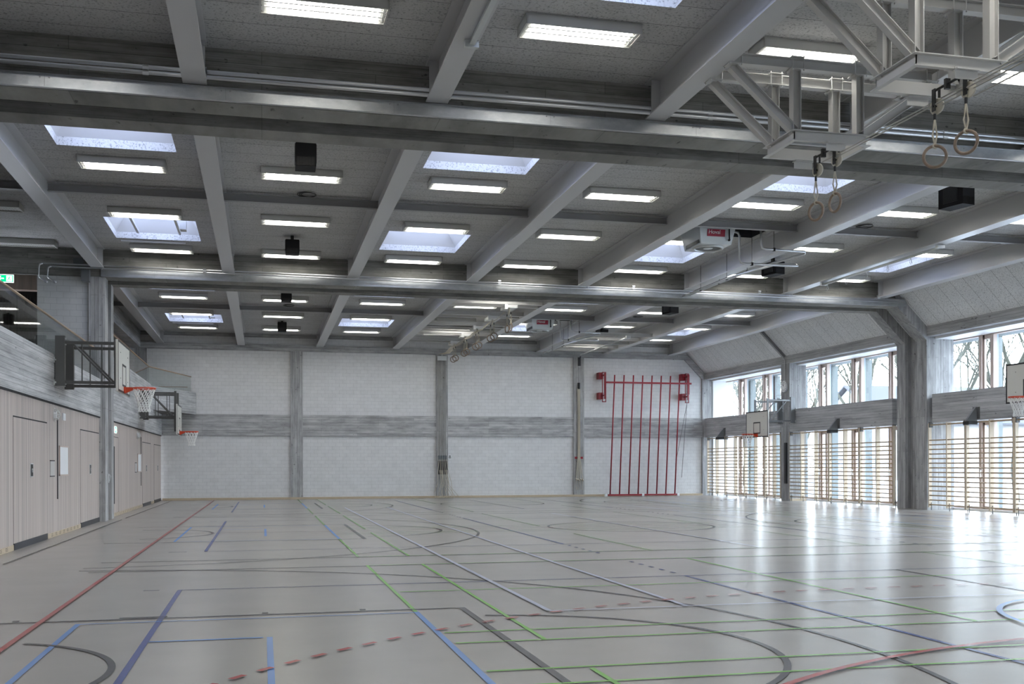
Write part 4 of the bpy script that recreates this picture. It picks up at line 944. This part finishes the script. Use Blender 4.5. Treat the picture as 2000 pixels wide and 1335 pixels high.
# heating pipes beside the units
def heat(dy, lab, y_end):
    def put(pts, r, lb_): 
        o = MB().tube(pts, r, 10).build('heating_pipe', PIPE, org=pts[0], smooth=True); tag(o, lb_, 'pipe', 'heating pipes'); return o
    A = [(11.6, 24.4 + dy, 7.4), (11.72, 24.4 + dy, 7.38), (11.76, 24.4 + dy, 7.3), (11.76, 24.4 + dy, 6.70), (11.8, 24.4 + dy, 6.62), (11.9, 24.4 + dy, 6.6), (13.25, 24.4 + dy, 6.6), (13.4, 24.45 + dy, 6.62), (13.42, 24.6 + dy, 6.68), (13.25, 24.7 + dy, 6.70), (13.0, 24.9 + dy, 6.72), (12.72, 27.0 + dy, 6.74), (12.72, y_end, 6.74)]
    B = [(12.0, 23.7 + dy, 7.5), (12.0, 23.7 + dy, 6.95), (12.03, 23.7 + dy, 6.87), (12.12, 23.7 + dy, 6.84), (13.2, 23.7 + dy, 6.82), (13.25, 23.8 + dy, 6.8), (12.95, 26.0 + dy, 6.8), (12.95, y_end, 6.8)]
    a = put(A, .03, 'lower galvanised heating pipe beside the unit, ' + lab); b_ = put(B, .03, 'upper galvanised heating pipe beside the unit, ' + lab)
    m_ = MB()
    for (x, y, z) in ((12.1, 24.4 + dy, 6.6), (12.72, 27.2 + dy, 6.74), (12.72, 29.0 + dy, 6.74)): m_.tube([(x, y, z - .04), (x, y, ZC)], .007, 6); m_.box(x - .025, x + .025, y - .035, y + .035, z - .04, z + .04)
    m_.build('pipe_hanger', BLACK, a, A[0])
    m_ = MB()
    for (x, y, z) in ((12.35, 23.7 + dy, 6.84), (12.95, 26.4 + dy, 6.8), (12.95, 28.2 + dy, 6.8)): m_.tube([(x, y, z - .04), (x, y, ZC)], .007, 6); m_.box(x - .025, x + .025, y - .035, y + .035, z - .04, z + .04)
    m_.build('pipe_hanger', BLACK, b_, B[0])
heat(0, 'middle bay', 30.35); heat(16.4, 'farthest bay', 47.0)
# cable coils lying on the purlins
for k, (x, y) in enumerate(((0.95, 23.33), (14.6, 23.33), (14.6, 39.5), (0.95, 39.5))):
    m_ = MB()
    for j in range(3): m_.torus((x + .02 * j, y - .06, 7.435), (0, .02, 1), .2 - .02 * j, .009, 28, 5)
    o = m_.build('cable_coil', BLACK, org=(x, y, 7.44)); tag(o, 'coil of cable on the slim purlin, %s bay, %s side' % ('middle' if y < 30 else 'farthest', 'left' if x < 5 else 'right'), 'cable coil', 'cable coils on the purlins')
# diagonal strip fixture at top centre
o = MB().obox((2.6, 12.35, 6.86), (0, 1, 0), (1, 0, 0), (0, 0, 1), .75, .035, .02).obox((2.6, 13.05, 6.86), (1, 0, 0), (0, 1, 0), (0, 0, 1), .09, .03, .045).build('beam_rail', SILVER, org=(2.6, 12.4, 6.86)); tag(o, 'short steel rail under the third beam of the nearest bay', 'rail')

# ------------------------------------------------------------------ outdoors
q = MB(); q.box(22.9, 130, -60, 190, -.4, -.1); struct('ground_outside', q, GROUND, 'pale ground outside the windows', 'ground')
def tree(x, y, h, seed, label, lean=0):
    rnd = random.Random(seed); mbt = MB(); mbb = MB()
    org = (x, y, -.1)
    def grow(p, d, L, r, lvl):
        pts = [p]; dd = d.copy(); n = 4
        for i in range(n):
            dd = (dd + Vector((rnd.uniform(-.14, .14), rnd.uniform(-.14, .14), rnd.uniform(-.03, .12)))).normalized(); pts.append(pts[-1] + dd * L / n)
        (mbt if lvl == 0 else mbb).tube(pts, r, 6 if lvl < 2 else 3, r1=r * .6, cap=False)
        if lvl >= 4: return
        nb = [6, 5, 4, 4][lvl]
        for k in range(nb):
            u = rnd.uniform(.35, 1.0) if lvl else rnd.uniform(.45, 1.0); q_ = pts[0].lerp(pts[-1], u); i = min(n - 1, int(u * n)); q_ = pts[i].lerp(pts[i + 1], u * n - i)
            a = rnd.uniform(0, 2 * math.pi); sp2 = rnd.uniform(.35, .8)
            nd = (dd + Vector((math.cos(a), math.sin(a), rnd.uniform(-.1, .5))) * sp2).normalized()
            grow(q_, nd, L * rnd.uniform(.55, .78), r * .56, lvl + 1)
    grow(Vector(org), Vector((lean, 0, 1)).normalized(), h * .45, h * .012, 0)
    t = thing('bare_tree', label, 'tree', org, 'bare trees outside')
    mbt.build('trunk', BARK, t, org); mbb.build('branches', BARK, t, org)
for k, (x, y, h) in enumerate(((33, 46, 13), (38, 60, 15), (31, 38, 12), (36, 74, 14), (45, 52, 15), (30, 54, 11), (40, 90, 15))):
    tree(x, y, h, 11 + k, ['bare tree seen through panes before the double column, near crown', 'tall bare tree beyond the clock column windows', 'bare tree with thin branches at the right edge windows', 'bare tree seen nearest the end wall', 'distant bare tree behind the house roof', 'slender bare tree between the fins', 'farthest bare tree past the end wall'][k])
def house(x, y, wd, dp, hw, hr, label):
    org = (x, y, -.1); t = thing('house', label, 'house', org)
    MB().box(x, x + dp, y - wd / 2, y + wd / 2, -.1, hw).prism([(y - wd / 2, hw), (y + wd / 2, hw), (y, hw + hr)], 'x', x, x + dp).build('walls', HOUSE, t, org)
    m_ = MB()
    for s_ in (-1, 1):
        a, b_ = (y + s_ * (wd / 2 + .5), hw - .4), (y, hw + hr + .15)
        m_.prism([a, b_, (b_[0], b_[1] + .2), (a[0], a[1] + .2)], 'x', x - .6, x + dp + .6)
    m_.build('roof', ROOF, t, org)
    m_ = MB()
    for k in range(4): m_.box(x - .05, x, y - wd * .36 + k * wd * .22, y - wd * .36 + k * wd * .22 + 1.0, 1.0, 2.4)
    m_.build('window', SEAL, t, org)
house(62, 102, 14, 18, 6.0, 3.8, 'grey gabled house beyond the middle window bay')
house(70, 66, 26, 12, 4.6, 3.0, 'low house with grey roof seen through the lower windows')
